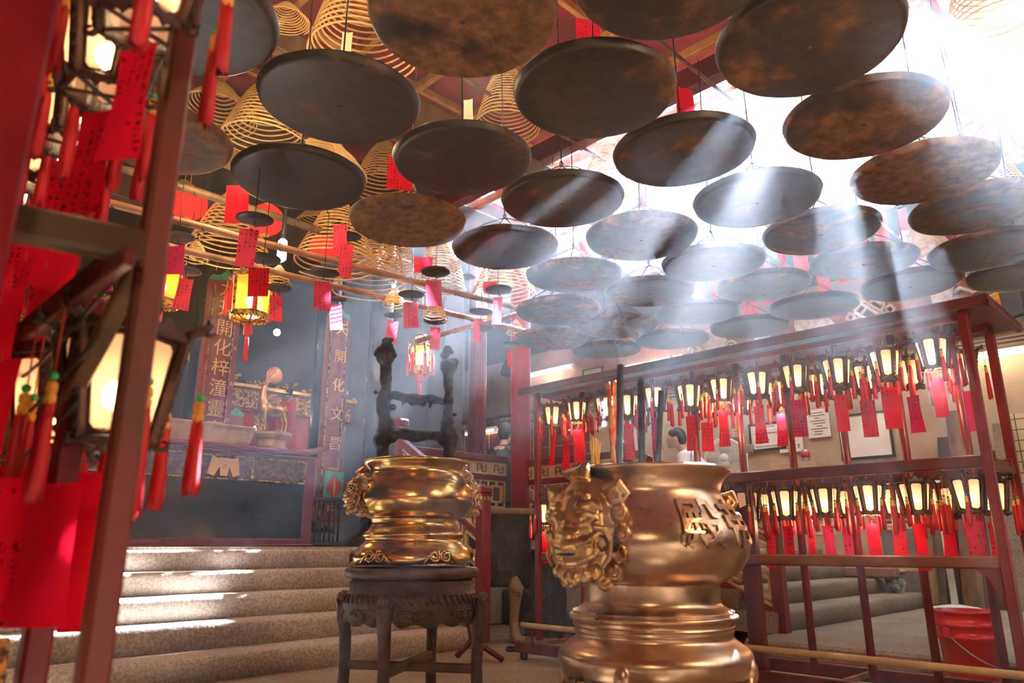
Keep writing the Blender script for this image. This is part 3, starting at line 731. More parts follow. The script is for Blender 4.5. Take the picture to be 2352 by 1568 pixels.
def wrap_text(body, size, m, parent, prof, ang, z, ext):
    cu = bpy.data.curves.new('raised_character', 'FONT'); cu.body = body; cu.size = size; cu.extrude = ext; cu.align_x = 'CENTER'; cu.align_y = 'CENTER'; cu.resolution_u = 2; cu.bevel_depth = .0016; cu.offset = .0016
    t = bpy.data.objects.new('t', cu); COL.objects.link(t); bpy.context.view_layer.update()
    me = bpy.data.meshes.new_from_object(t.evaluated_get(bpy.context.evaluated_depsgraph_get())); bpy.data.objects.remove(t)
    me.name = 'raised_character'
    for v in me.vertices:
        x, y, d = v.co; r = prof_interp(prof, z + y) + d + ext*.3; a = ang + x/prof_interp(prof, z)
        v.co = (r*math.cos(a), r*math.sin(a), z + y)
    me.materials.clear(); me.materials.append(m)
    o = bpy.data.objects.new('raised_character', me); COL.objects.link(o); o.parent = parent; return o
# ---------------------------------------------------------------- big burner
BY, BX = 2.62, 1493
bp = urn_local([(170,1092),(183,1081),(190,1084),(186,1092),(174,1104),(166,1120),(165,1138),(178,1162),(200,1190),(218,1222),(223,1248),(216,1282),(200,1308),(184,1322),(170,1331),(156,1336),(153,1345),(153,1374),(158,1386),(172,1396),(182,1400),(181,1405),(190,1408),(191,1415),(184,1420),(181,1428),(183,1433),(179,1437),(180,1444),(177,1449),(178,1458),(186,1466),(200,1476),(214,1488),(220,1502),(218,1524),(210,1548),(206,1572),(212,1584)], BX, BY)
c = at_y(BX, 1300, BY); bz = bp[-1][1]
big = thing('incense_burner', 'big round copper-toned brass burner with fierce lion mask and raised characters', 'incense burner', (c.x, c.y, bz))
lp = [(r, z - bz) for r, z in bp]
sp = smooth_prof(lp[::-1], 4)
bw = MB(); body = [q for q in sp if q[1] > .095]
cut = sp[0][1]
def scal(r, z, a):
    if z < .055:
        w = abs(math.sin(a*2 + .35)); hole = .055*max(0, w - .45)/.55*(1 + .22*math.cos(a*24)); return r, z + hole*max(0, (.055 - z)/.055)
    return r, z
bw.lathe(sp + [(sp[-1][0]-.02, sp[-1][1]-.03), (sp[-1][0]-.05, sp[-1][1]-.2)], 128, wob=scal); bw.build('bowl', M['copper_brass'], big)
am = MB()
def ashf(r, z, a): return r, z + noise.noise((r*14*math.cos(a), r*14*math.sin(a), 2))*.012
am.lathe([(0, .01), (.06, .004), (.12, .0), (.18, -.004), (.225, -.012), (.25, -.02)], 40, (0, 0, lp[0][1] - .006), ashf); am.build('ash', M['ash'], big)['kind'] = 'stuff'
wrap_text('殿', .165, M['copper_brass'], big, lp, math.radians(-69), at_y(BX, 1208, BY - .3).z - bz, .007)
wrap_text('帝', .165, M['copper_brass'], big, lp, math.radians(-37), at_y(BX, 1212, BY - .2).z - bz, .007)
HZ = at_y(BX, 1212, BY - .25).z - bz
place_head(big, math.radians(-140), .29, HZ, .178)
place_head(big, math.radians(43), .30, HZ, .17)
for k in range(4):
    a = math.radians(-118 + 90*k); r = .305
    t = MB(); ex = (math.cos(a), math.sin(a), 0); ey = (-math.sin(a), math.cos(a), 0)
    t.tube(spiral((r*ex[0], r*ex[1], .028), .05, 1.5, ey, (0,0,1), 30, .2, -1.2, ex, .01), .011, 8); t.ell((r*ex[0]*.99, r*ex[1]*.99, .075), (.03,.03,.045)); t.build('scroll_foot', M['copper_brass'], big)
# stand under the big burner (only its foot shows at the picture's lower edge)
st = thing('urn_stand', 'low dark round stand carrying the big brass burner', 'stand', (c.x, c.y, 0))
b = MB(); b.lathe([(0, bz-.05), (.34, bz-.05), (.36, bz-.035), (.36, bz-.012), (.34, bz-.001), (0, bz-.001)], 48); b.build('top', M['stand_wood'], st)
for k in range(4):
    a = math.radians(10 + 90*k); b = MB(); b.tube([(.3*math.cos(a), .3*math.sin(a), bz-.05), (.33*math.cos(a), .33*math.sin(a), bz*.5), (.31*math.cos(a), .31*math.sin(a), 0)], [.04,.035,.04], 10); b.build('leg', M['stand_wood'], st)
# sticks standing in the ash of the big burner
def stick(name, label, x0, y0, x1, y1, w, m, dy=0.0, group=None, wobble=.004, seg=10, taper=1.0):
    Yb = BY + dy; A = at_y(x0, y0, Yb); B = at_y(x1, y1, Yb); A = B + (A-B)*1.0
    zc = Yb*math.cos(PITCH); r = w*zc/FPX/2; b = MB(); n = 24; pts = []; rs = []
    base = Vector((B.x, B.y, lp[0][1] + bz - .02))
    for i in range(n+1):
        t = i/n; p = base.lerp(A, t); pts.append(p - base + Vector((noise.noise((t*5, x0, 1))*wobble, noise.noise((t*5, x0, 7))*wobble, 0))); rs.append(r*(1 + noise.noise((t*9, x0, 3))*.12)*(1 + (taper-1)*t))
    b.tube(pts, rs, seg); o = b.build(name, m, loc=base); tag(o, label, 'incense stick', group); return o
M['dragon_wax'] = mat('dragon_wax', (.45,.2,.04), (.55,.05,.03), 25, .4, bump=.5, bscale=60, lo=.48, hi=.54)
stick('incense_stick', 'tallest thick black charred incense stick, smoking, in the big burner', 1425, 838, 1421, 1078, 17, M['charcoal'])
stick('incense_stick', 'thick black charred incense stick with ragged sides, middle of three, big burner', 1472, 866, 1474, 1078, 18, M['charcoal'], .02)
stick('incense_stick', 'shortest thick black charred incense stick, leaning, in the big burner', 1519, 897, 1508, 1078, 15, M['charcoal'], -.03)
stick('dragon_candle', 'yellow red patterned joss stick with frayed burnt tip, big burner', 1396, 878, 1412, 1078, 11, M['dragon_wax'], .05)
stick('dragon_candle', 'second yellow red patterned joss stick beside the tallest black stick', 1411, 874, 1414, 1078, 9, M['dragon_wax'], .07)
for i, (x, y, X) in enumerate(((1357,1012,1362),(1362,1005,1365),(1368,1006,1369),(1373,1010,1370),(1378,1016,1371))):
    stick('joss_stick', 'thin yellow joss stick with pale smoking tip, %s of bunch in big burner' % ORD[i], x, y, X, 1078, 4, M['wax_yellow'], .1 + .01*i, 'bunch of thin yellow joss sticks', .002, 6)
for i, (x, y, X) in enumerate(((1590,1005,1582),(1599,1000,1600))):
    stick('joss_stick', 'single thin brown joss stick, %s, standing apart in the big burner' % ORD[i], x, y, X, 1078, 2.2, M['old_wood'], .0, None, .001, 6)
# ---------------------------------------------------------------- small burner on its carved stool
SY, SX = 3.62, 952
spx = [(104,1070),(114,1060),(119,1062),(117,1068),(110,1076),(106,1086),(110,1096),(124,1114),(133,1140),(132,1158),(122,1176),(108,1188),(99,1192),(97,1197),(97,1206),(104,1216),(113,1224),(115,1230),(110,1238),(113,1246),(126,1258),(136,1272),(138,1284),(133,1296)]
sp0 = urn_local(spx, SX, SY); c = at_y(948, 1300, SY); sz = sp0[-1][1] - .012
sml = thing('incense_burner', 'smaller golden brass burner with lion heads on a carved dark stool', 'incense burner', (c.x, c.y, sz))
lp2 = [(r, z - sz) for r, z in sp0]; sp2 = smooth_prof(lp2[::-1], 4)
def scal2(r, z, a):
    if z < .05:
        w = abs(math.sin(a*3 + .2)); return r, z + .03*(1 - w)*max(0, (.05 - z)/.05)
    return r, z
b = MB(); b.lathe(sp2 + [(sp2[-1][0]-.015, sp2[-1][1]-.04), (0, sp2[-1][1]-.05)], 112, wob=scal2); b.build('bowl', M['brass'], sml)
place_head(sml, math.radians(-160), .238, lp2[8][1] + .012, .105, 1.15)
place_head(sml, math.radians(20), .238, lp2[8][1] + .012, .105, 1.15)
for k in range(6):
    a = math.radians(-90 + 60*k + 32); ex = (math.cos(a), math.sin(a), 0); ey = (-math.sin(a), math.cos(a), 0)
    for s in (-1, 1):
        t = MB(); yy = tuple(s*q for q in ey); r = .288
        cc = Vector((r*ex[0], r*ex[1], .052)) + Vector(yy)*.028
        t.tube(spiral(cc, .027, 1.5, yy, (0,0,1), 24, .25, 2.0), .007, 7); t.tube([cc + Vector(yy)*-.012 + Vector((0,0,.025)), cc + Vector(yy)*.02 + Vector((0,0,.012)), cc + Vector(yy)*.05 + Vector((0,0,-.030))], .006, 6); t.build('scroll_foot', M['brass'], sml)
# charred, wax-crusted frame of two posts and two bars rising from the small burner
cf = thing('charred_frame', 'black crusted upright frame of two posts and bars in the small burner', 'candle frame', (c.x, c.y, 0))
def gnarl(pts_px, w0, dy=0.0):
    pts = []; rs = []
    P = [at_y(x, y, SY + dy) for x, y, w in pts_px]; Wd = [w for _, _, w in pts_px]
    for i in range(len(P)-1):
        for k in range(8):
            t = k/8; q = P[i].lerp(P[i+1], t) - Vector((c.x, c.y, 0)); ww = Wd[i] + (Wd[i+1]-Wd[i])*t
            q += Vector((noise.noise(q*14), noise.noise(q*14 + Vector((5,5,5))), 0))*.008; pts.append(q); rs.append(ww*SY/FPX/2*(1 + .28*noise.noise(q*26)))
    q = P[-1] - Vector((c.x, c.y, 0)); pts.append(q); rs.append(Wd[-1]*SY/FPX/2)
    return pts, rs
def crust(b, name):
    o = b.build(name, M['char_crust'], cf); remesh(o, .0055, 1); return o
def blob(b, x, y, w, dy=0.0):
    p = at_y(x, y, SY + dy) - Vector((c.x, c.y, 0)); r = w*SY/FPX/2; b.ell(p, (r, r, r*.85), 10, 8)
b = MB(); pts, rs = gnarl([(880,1066,28),(880,1040,32),(878,1012,40),(886,985,36),(884,950,30),(880,918,30),(886,890,26),(884,850,26),(885,832,28)], 1); b.tube(pts, rs, 10)
for x, y, w in ((885,822,44),(876,806,30),(896,806,26),(888,795,30),(887,783,22),(898,780,14),(866,812,18),(904,816,18),(870,1008,30),(900,1005,30),(862,900,12),(902,935,20)): blob(b, x, y, w)
crust(b, 'post')
b = MB(); pts, rs = gnarl([(1031,1066,24),(1031,1040,26),(1034,1015,38),(1028,985,36),(1026,960,28),(1030,930,24),(1032,900,22),(1030,870,24),(1030,850,28)], 1); b.tube(pts, rs, 10)
for x, y, w in ((1030,842,42),(1022,836,24),(1042,832,26),(1022,815,24),(1028,803,24),(1038,808,12),(1020,1010,34),(1042,1005,24),(1046,952,10)): blob(b, x, y, w)
crust(b, 'post')
b = MB(); pts, rs = gnarl([(886,912,22),(908,906,20),(930,914,22),(960,918,26),(985,914,20),(1010,918,16),(1030,926,16)], 1); b.tube(pts, rs, 10)
for x, y, w in ((928,922,12),(946,926,14),(972,928,14),(988,930,10),(924,930,6),(988,936,6)): blob(b, x, y, w)
crust(b, 'crossbar')
b = MB(); pts, rs = gnarl([(884,985,30),(900,1000,26),(925,996,26),(955,1002,26),(985,1000,22),(1010,1002,26),(1032,1000,26)], 1); b.tube(pts, rs, 10); crust(b, 'crossbar')
# the stool
stool = thing('carved_stool', 'dark carved round wooden stool with curved legs under the smaller burner', 'stool', (c.x, c.y, 0), math.radians(-12))
def zz(y): return at_y(948, y, SY - .3*0).z
T = sz
b = MB(); b.lathe([(0, T-.05), (.27, T-.05), (.300, T-.046), (.312, T-.036), (.314, T-.012), (.306, T-.002), (.29, T), (0, T)], 72); b.build('top', M['stand_wood'], stool)
b = MB()
def waist(r, z, a): return r*(1 + (.012*math.cos(a*64) if abs(z - (T-.125)) < .012 else 0)), z + (.02*max(0, math.cos(a*4))**6 + .008*math.cos(a*16) if z < T-.2 else 0)
b.lathe([(.28, T-.05), (.284, T-.075), (.272, T-.085), (.276, T-.10), (.302, T-.112), (.316, T-.125), (.318, T-.14), (.312, T-.155), (.312, T-.19), (.306, T-.235), (.288, T-.235), (.286, T-.06)], 192, wob=waist); 
for k in range(60):
    a = 2*PI*k/60; q = Vector((math.cos(a), math.sin(a), 0)); t = Vector((-q.y, q.x, 0)); b.tube([q*.306 + t*-.006 + Vector((0,0,T-.112)), q*.322 + Vector((0,0,T-.128)), q*.318 + t*.010 + Vector((0,0,T-.148))], [.006,.0085,.004], 6)
for k in range(8):
    a = math.radians(-90 + 45*k + 22.5)
    for s in (-1, 1):
        def cp_(x, z): aa = a + x/.312; return Vector((.313*math.cos(aa), .313*math.sin(aa), z))
        pts = [(s*(.03 + .05*math.cos(f)*(1-f/9)), T-.192 + .022*math.sin(f)*(1-f/9)) for f in [i*.5 for i in range(15)]]
        b.tube([cp_(x, z) for x, z in pts], [.0065*(1 - i/22) for i in range(15)], 6)
    b.ell(cp_(0, T-.195), (.012,.012,.02), 8, 6)
b.build('carved_apron', M['stand_wood'], stool)
for k in range(4):
    a = math.radians(-102 + 12 + 90*k); q = Vector((math.cos(a), math.sin(a), 0)); b = MB()
    prof = [(.318, T-.115, .030), (.338, T-.16, .034), (.336, T-.22, .032), (.322, T-.3, .028), (.316, T-.42, .026), (.320, T-.52, .027), (.335, .05, .032), (.345, .0, .036)]
    b.tube([q*r + Vector((0,0,z)) for r, z, _ in prof], [w for _, _, w in prof], 10); b.build('leg', M['stand_wood'], stool)
    b = MB()
    for dx, dz, r in ((0,0,.026), (.03,-.012,.016), (-.03,-.012,.016), (.018,-.034,.015), (-.018,-.034,.015), (0,-.05,.016)):
        b.ell(q*(.336 + .012) + Vector((-q.y, q.x, 0))*dx + Vector((0,0,T-.135+dz)), r, 10, 7)
    remesh(b.build('knee_carving', M['stand_wood'], stool), .005, 1)
for k in range(2):
    a = math.radians(-90 + 90*k); q = Vector((math.cos(a), math.sin(a), 0)); b = MB(); b.bar(q*-.31 + Vector((0,0,T-.42-.012*k)), q*.31 + Vector((0,0,T-.42-.012*k)), .03, .04, .006); b.build('stretcher', M['old_wood'], stool)
# ---------------------------------------------------------------- black iron vat on lion legs behind the stool
vc = W(4.72, 4.87, 0); vc.z = at_y(1136, 1170, vc.y).z; VS = .78
vt = thing('iron_vat', 'big black iron vat with pale stone rim on lion-paw legs by red column', 'vat', (vc.x, vc.y, 0))
Z = vc.z
b = MB(); b.lathe([(.30, .44), (.33, .47), (.315, .5), (.335, .55), (.36, .8), (.385, Z-.07), (.40, Z-.05), (.33, Z-.05), (.27, .5)], 48); b.build('bowl', M['iron'], vt)
b = MB(); b.lathe([(.40, Z-.05), (.425, Z-.045), (.43, Z-.005), (.42, Z), (.36, Z), (.35, Z-.03), (.0, Z-.03)], 48); b.build('rim', M['slab_stone'], vt)
b = MB(); b.box((.05, -.335, .62), (.16, .02, .10), .004, Matrix.Rotation(.1, 3, 'Z')); b.build('name_plate', M['iron'], vt)
for a in (-60, 60, 180):
    a = math.radians(a); q = Vector((math.cos(a), math.sin(a), 0)); b = MB()
    b.tube([q*.30 + Vector((0,0,.5)), q*.35 + Vector((0,0,.43)), q*.33 + Vector((0,0,.30)), q*.31 + Vector((0,0,.16)), q*.34 + Vector((0,0,.06)), q*.40 + Vector((0,0,.03))], [.06,.09,.062,.05,.06,.05], 12)
    for k in (-1, 0, 1): b.ell(q*(.43) + Vector((-q.y, q.x, 0))*k*.045 + Vector((0,0,.03)), (.035,.03,.03), 8, 6)
    b.tube([q*.39 + Vector((-q.y, q.x, 0))*-.06 + Vector((0,0,.44)), q*.43 + Vector((0,0,.40)), q*.39 + Vector((-q.y, q.x, 0))*.06 + Vector((0,0,.44))], .03, 8)
    remesh(b.build('lion_leg', M['slab_stone'], vt), .012, 2)

vt.scale = (VS, VS, 1)
# ================================================================ incense coils, hanging poles, small ash dishes and their papers
def coil_mesh(R, H, turns, r, seg=40, bell=1.25, seed=0, flat=0.0):
    b = MB(); n = int(turns*seg); pts = []
    for i in range(n+1):
        t = i/n; rr = R*(.06 + .94*t**(1/bell)) ; z = -H*(t**bell*.75 + t*.25)
        a = 2*PI*turns*t; k = noise.noise((math.cos(a)*1.2, math.sin(a)*1.2, seed + t*3))*.035*R
        pts.append(((rr + k)*math.cos(a), (rr + k)*math.sin(a), z + noise.noise((math.cos(a), math.sin(a), seed+9))*.02*t + flat*math.cos(a)*t))
    b.tube(pts, r, 5); return b
def coil_thing(R, H, turns, r, seed, label=True, bell=1.25, flat=0.0):
    t = thing('incense_coil', '', 'incense coil'); coil_mesh(R, H, turns, r, 40, bell, seed, flat).build('spiral', M['coil'], t)
    for k in range(4):
        a = k*PI/2 + .4; b = MB(); pts = []
        for i in range(13):
            q = i/12; rr = R*(.06 + .94*q**(1/bell)); z = -H*(q**bell*.75 + q*.25); pts.append(((rr+r)*math.cos(a), (rr+r)*math.sin(a), z + flat*math.cos(a)*q))
        b.tube(pts, .0016, 4); b.build('thread', M['string'], t)
    b = MB(); b.tube([(0,0,0), (.002,0,.25), (0,0,.55)], .002, 4); b.tube([(0,0,0),(.012,0,.012),(.006,0,.03),(-.006,0,.02)], .003, 5); b.build('hanging_hook', M['wire'], t)
    return t
protoC = [coil_thing(.35, .62, 17, .0075, 1), coil_thing(.35, .34, 13, .0075, 5, bell=1.1, flat=.03), coil_thing(.35, .78, 21, .0075, 8, bell=1.5)]
used = [False]*3
CO = [ # px, py of the base ring, px width, apex kind, label
(832,138,250,2,'large tan incense coil high up, cone over the blank tray behind the beam'),
(655,52,112,1,'loose drooping coil at the picture top beside the old beam'),
(602,338,200,0,'bell-shaped yellow coil behind the two black trays, white paper inside'),
(500,268,180,1,'sagging wide coil just past the near rack post, above the pole'),
(415,480,150,1,'loose coil in front of the round red paper lantern'),
(522,592,190,0,'open cone coil with a paper charm, above the yellow hall lantern'),
(745,520,140,1,'slack drooping coil under the rim of a black tray'),
(770,612,190,0,'cone coil before a red lantern, on the upper pole'),
(850,668,170,2,'long cone coil with fine rings, beside the pink papers'),
(905,622,112,0,'hazy pale coil half hidden by the rusty tray'),
(1010,668,120,2,'hazy pale coil in the light shaft above the brass burner'),
(1158,682,150,0,'hazy wide coil near the red column top'),
(1165,300,150,2,'tall tan coil between two black trays below the roof'),
(1740,318,130,1,'bleached coil glowing against the skylight'),
(2160,310,200,0,'big bleached coil at the bright corner beside the red beam'),
(2310,75,240,2,'big washed-out coil at the upper bright corner'),
(880,440,150,0,'tan coil behind the rusty tray and red paper'),
(740,400,210,1,'loose coil between the black trays above the yellow bell coil'),
(1405,430,140,0,'bleached coil over the trays in the brightest haze'),
(2290,430,110,0,'woven looking golden coil beside the red roof beam'),
(1480,560,120,0,'faint coil hidden above a pale tray in the shaft'),
]
for i, (x, y, w, k, lab) in enumerate(CO):
    zc = .7*FPX/w
    p = at_d(x, y, min(zc, 8.2)); sc = min(zc, 8.2)/zc
    if p.z > 4.3: 
        q = at_z(x, y, 4.3); sc *= q.length/p.length if False else ((q - Vector((0,0,EYE))).length/(p - Vector((0,0,EYE))).length); p = q
    if p.z < 2.99:
        q = at_z(x, y, 2.99); sc *= (q - Vector((0,0,EYE))).length/(p - Vector((0,0,EYE))).length; p = q
    H = (.62, .34, .78)[k]*sc
    loc = Vector((p.x, p.y, p.z + H))
    if not used[k]:
        used[k] = True; t = protoC[k]; t.location = loc; t.scale = (sc,)*3; t['label'] = lab; t['group'] = 'hanging incense coils'; t.rotation_euler.z = i
    else: dup(protoC[k], loc, i*1.3, lab, 'hanging incense coils', sc)
# small part-burnt coils over the little dishes
sm0 = coil_thing(.1, .16, 8, .0055, 3); su = [False]
SM = [(447,600,62,'second pole, beside the magenta paper'),(637,655,60,'below the white glowing lamp, by the yellow hall lantern'),(905,705,56,'smoking, above the left burner post'),(1000,733,56,'above the right burner post'),(1115,752,42,'nearly burnt out, beside the cross pole'),(1185,766,42,'against the red column')]
def small_pt(x, y, w, real): return at_d(x, y, real*FPX/w)
for x, y, w, lab in SM:
    p = small_pt(x, y, w, .2); lab = 'small half-burnt incense coil, ' + lab.replace('left burner', 'nearer burner').replace('right burner', 'second burner')
    if not su[0]: su[0] = True; sm0.location = p + Vector((0,0,.16)); sm0['label'] = lab; sm0['group'] = 'small half-burnt coils'
    else: dup(sm0, p + Vector((0,0,.16)), x, lab, 'small half-burnt coils')
d0 = thing('ash_dish', '', 'dish')
b = MB(); b.lathe([(0,0),(.06,0),(.092,.004),(.1,.010),(.099,.012),(.09,.007),(0,.004)], 28); b.build('plate', M['tray'], d0)['rust'] = .05
b = MB(); b.tube([(0,0,.004),(.002,0,.2),(0,0,.42)], .0025, 5); b.tube([(0,0,.42),(.012,0,.435),(.012,0,.455),(-.006,0,.462)], .003, 5); b.build('hanging_wire', M['wire'], d0)
b = MB(); b.tube([(0,0,0),(0,0,-.025),(.008,0,-.04),(.016,0,-.03)], .0028, 5); b.build('hook', M['wire'], d0)
du = [False]
DI = [(585,507,85),(605,597,78),(410,548,72),(428,625,66),(640,664,60),(745,630,70),(775,688,46),(800,545,60),(945,679,62),(1000,627,68),(1145,668,62),(1105,718,56),(1075,637,36),(905,726,48),(1000,739,54),(1110,756,50),(1175,793,46)]
TG = {0:(566,524,40,90,'tag_pink','pink'),1:(588,612,42,70,'tag_red','bright red written'),2:(398,566,44,72,'tag_magenta','magenta closely written'),3:(434,630,32,75,'tag_pink','pale pink'),4:(630,670,25,62,'tag_pink','narrow pink'),5:(737,643,35,70,'tag_pink','rose written'),6:(767,696,26,60,'tag_pink','small pink'),8:(942,694,33,62,'tag_pink','salmon'),9:(992,640,33,66,'tag_pink','light pink'),10:(1143,680,20,66,'tag_pink','slim pink'),13:(903,735,24,55,'tag_pink','pale rose'),14:(1000,746,22,52,'tag_pink','rose'),11:(1090,762,20,54,'tag_pink','slanting rose'),16:(1165,802,8,40,'tag_red','edge-on red')}
for i, (x, y, w) in enumerate(DI):
    p = small_pt(x, y, w, .2); lab = 'small dark hanging ash dish, %s across from the near rack post along the poles' % ORD[min(i, 15)] if i < 16 else 'small dark hanging ash dish right against the red column'
    lab = lab.replace('right against', 'close against')
    if not du[0]: du[0] = True; d0.location = p; d0['label'] = lab; d0['group'] = 'small ash dishes'; t = d0
    else: t = dup(d0, p, i*.7, lab, 'small ash dishes')
    t.rotation_euler.x = random.uniform(-.06,.06)
    if i in TG:
        tx, ty, tw, th, tm, look = TG[i]; zc = p.y*math.cos(PITCH) + (p.z-EYE)*math.sin(PITCH)
        q = at_d(tx, ty, zc); prayer_tag(Vector((p.x + (q.x-p.x)*.5, p.y, p.z - .04)), random.uniform(-.5,.5), tw*zc/FPX*1.08, th*zc/FPX, '%s paper slip hung under %s small ash dish from the near rack' % (look, ORD[i] if i < 16 else 'last'), 'paper slips under small dishes', tm, lean=random.uniform(-.10,.10), cordlen=.008)
TG2 = [(547,412,52,96,4.9,'tag_red','plain bright red paper square hanging in front of a black tray edge'),(782,503,32,66,5.3,'tag_pink','white-pink folded paper above the poles, curling'),(797,548,30,80,5.4,'tag_pink','long pink paper slip behind the curled white one'),(972,578,43,42,5.6,'tag_red','red square paper in front of a hazy coil'),(922,350,58,82,4.6,'tag_red','red flaring paper fan written in columns between two trays'),(1350,30,56,88,4.2,'tag_red','large plain red paper hung beside the top tray wire'),(1352,-18,44,40,4.4,'tag_red','orange red paper at the picture top edge'),(1572,190,42,98,4.9,'tag_red','red paper slip against the bright skylight'),(1465,440,34,40,6.0,'tag_pink','pale red paper between trays in the haze'),(1342,545,26,46,6.6,'tag_pink','faint pink paper above a middle tray'),(800,60,24,70,4.4,'label_paper','curled white paper sliver beside a hanging wire'),(1075,215,22,66,4.6,'label_paper','white glowing paper sliver between two trays'),(245,597,45,62,4.6,'tag_magenta','pink paper slip seen behind the near rack papers'),(1125,636,32,32,6.6,'tag_pink','rose paper square beside a pale dish'),(1945,462,40,24,5.5,'tag_pink','pale red paper over a tray in the bright corner'),(1062,205,1,1,4.6,None,None)]
for x, y, w, h, zc, tm, lab in TG2:
    if tm is None: continue
    p = at_d(x, y, zc); prayer_tag(p, random.uniform(-.4,.4), w*zc/FPX, h*zc/FPX, lab, 'loose papers among the coils', tm, lean=random.uniform(-.08,.08), cordlen=.04)
# wooden poles carrying them
for name, p0, p1, r, lab, m in (
 ('wooden_pole', (-.2,4.62,2.73), (4.75,4.62,2.94), .026, 'upper long round wooden pole strung with hooks and dishes', 'pole'),
 ('wooden_pole', (.2,4.86,2.66), (5.2,4.86,2.84), .024, 'lower long round wooden pole strung with small dishes', 'pole'),
 ('wooden_pole', (3.6,4.72,2.42), (5.1,4.72,3.06), .022, 'slanting pale wooden pole crossing below the others near the column', 'pole'),
 ('wooden_pole', (-.4,5.05,3.22), (3.2,5.05,3.28), .03, 'old dark squared pole behind the red paper lantern', 'old_wood')):
    a = W(*p0); c = W(*p1); b = MB(); n = 40
    b.tube([a.lerp(c, k/n) - a + Vector((0,0,noise.noise((k*.3, p0[2], 0))*.006)) for k in range(n+1)], [r*(1 + .06*noise.noise((k*.9, p0[2], 4))) for k in range(n+1)], 10)
    b.m = 1
    for k in range(9):
        q = a.lerp(c, (k+.5)/9) - a; b.tube([q + Vector((math.cos(t)*0, math.sin(t)*(r+.003), math.cos(t)*(r+.003))) for t in [j*PI/5 for j in range(10)]], .004, 5, closed=True)
    o = b.build(name, [M[m], M['wire']], loc=a); tag(o, lab, 'pole')
# round red paper lanterns
def paper_lantern(p, r, lab):
    t = thing('paper_lantern', lab, 'lantern', p, 0, 'round red paper lanterns'); b = MB()
    b.lathe([(r*.25, -r*.93)] + [(r*math.sin(a)*(1 + .018*(k % 2)), -r*.95*math.cos(a)) for k, a in enumerate([.28 + i*(PI-.56)/26 for i in range(27)])] + [(r*.25, r*.93)], 40); b.build('shade', M['lantern_paper'], t)
    b = MB(); b.lathe([(r*.26, r*.9), (r*.27, r*1.0), (r*.22, r*1.0)], 20); b.tube([(0,0,r), (0,0,r*1.9)], .004, 5); b.build('hanging_cap', M['gilt'], t)
    b = MB(); b.ell((0,0,0), .03, 8, 6); b.build('bulb', M['bulb_white'], t)
    b = MB(); b.lathe([(r*.26, -r*.9), (r*.27, -r*1.0), (r*.2, -r*1.0)], 20); b.build('base_ring', M['gilt'], t)
paper_lantern(at_d(432, 466, 6.0), .15, 'round red paper lantern behind the coils by the near rack post')
paper_lantern(at_d(612, 505, 6.1), .14, 'round red paper lantern hidden behind small dish and coil')
paper_lantern(at_d(745, 570, 6.4), .13, 'round red paper lantern glowing inside the cone coil')
# yellow glass palace lanterns of the hall
def hall_lantern(p, w, h, lab):
    t = thing('hall_lantern', lab, 'lantern', p, 0, 'yellow hall lanterns'); r = w/2; f = MB()
    up, lo = hexp(r, h*.5), hexp(r*.93, -h*.5); tp = hexp(r*.62, h*.95); t2 = hexp(r*.66, h*.6)
    for k in range(6):
        j = (k+1) % 6
        f.bar(up[k], up[j], .022, .035, .004); f.bar(lo[k], lo[j], .022, .035, .004); f.bar(up[k], lo[k], .022, .022, .004); f.bar(t2[k], tp[k], .014, .014, .002); f.bar(tp[k], tp[j], .014, .02, .002); f.bar(t2[k], t2[j], .014, .02, .002)
        f.bar(lo[k], Vector((0,0,-h*.68)), .012, .012)
        o = lo[k].normalized(); o.z = 0; f.tube([lo[k], lo[k] + o*.03 + Vector((0,0,-.03)), lo[k] + o*.05 + Vector((0,0,-.01))], [.014,.01,.004], 6); f.tube([up[k], up[k] + o*.04 + Vector((0,0,.01)), up[k] + o*.06 + Vector((0,0,.04))], [.014,.01,.004], 6)
        n = (lo[k]+lo[j])/2; n.z = 0; n.normalize(); x = (lo[j]-lo[k]); L = x.length; x.normalize()
        f.prism([(0,0)] + [(L*i/10, -.03 - .018*(i % 2)) for i in range(11)] + [(L,0)], lo[k], x, Vector((0,0,1)), n, .008)
    f.build('frame', M['gilt_relief'], t)
    for k in range(6):
        j = (k+1) % 6; b = MB()
        def ins(q): n = Vector((q.x,q.y,0)).normalized(); return q - n*.008
        b.add([ins(up[k]), ins(up[j]), ins(lo[j]), ins(lo[k])], [(0,1,2,3)]); b.build('pane', M['pane_yellow'], t)
        b = MB(); b.add([ins(t2[k]), ins(t2[j]), ins(tp[j]), ins(tp[k])], [(0,1,2,3)]); b.build('upper_pane', M['label_paper'], t)
    b = MB(); b.ell((0,0,-.04), .045, 10, 8); b.build('bulb', M['bulb'], t)
    b = MB(); b.tube([(0,0,h*.95), (0,0,h*.95+.5)], .006, 6); b.build('hanging_chain', M['wire'], t)
    b = MB(); b.box((0,0,-h*.68-.07), (.08,.04,.12), .03); b.tube([(0,0,-h*.6), (0,0,-h*.68)], .006, 6); b.build('pendant', M['ribbon_red'], t)
    b = MB(); b.lathe([(.012,-h*.68-.13),(.018,-h*.68-.16),(.022,-h*.68-.34),(0,-h*.68-.35)], 12); b.build('tassel', M['silk'], t)
    for k in range(6):
        o = up[k].normalized(); o.z = 0; q = up[k] + o*.05; b = MB(); b.tube([q, q - Vector((0,0,.10))], .003, 4); b.lathe([(.006,q.z-.10),(.016,q.z-.12),(.02,q.z-.34),(0,q.z-.345)], 10, (q.x,q.y,0)); b.build('tassel', M['silk'], t)
hall_lantern(at_v(577, 682, 5.9), .36, .34, 'yellow hexagonal hall lantern with red tassels before the dark altar hall')
hall_lantern(at_v(372, 650, 6.3), .32, .34, 'yellow hall lantern partly hidden by the near rack post')
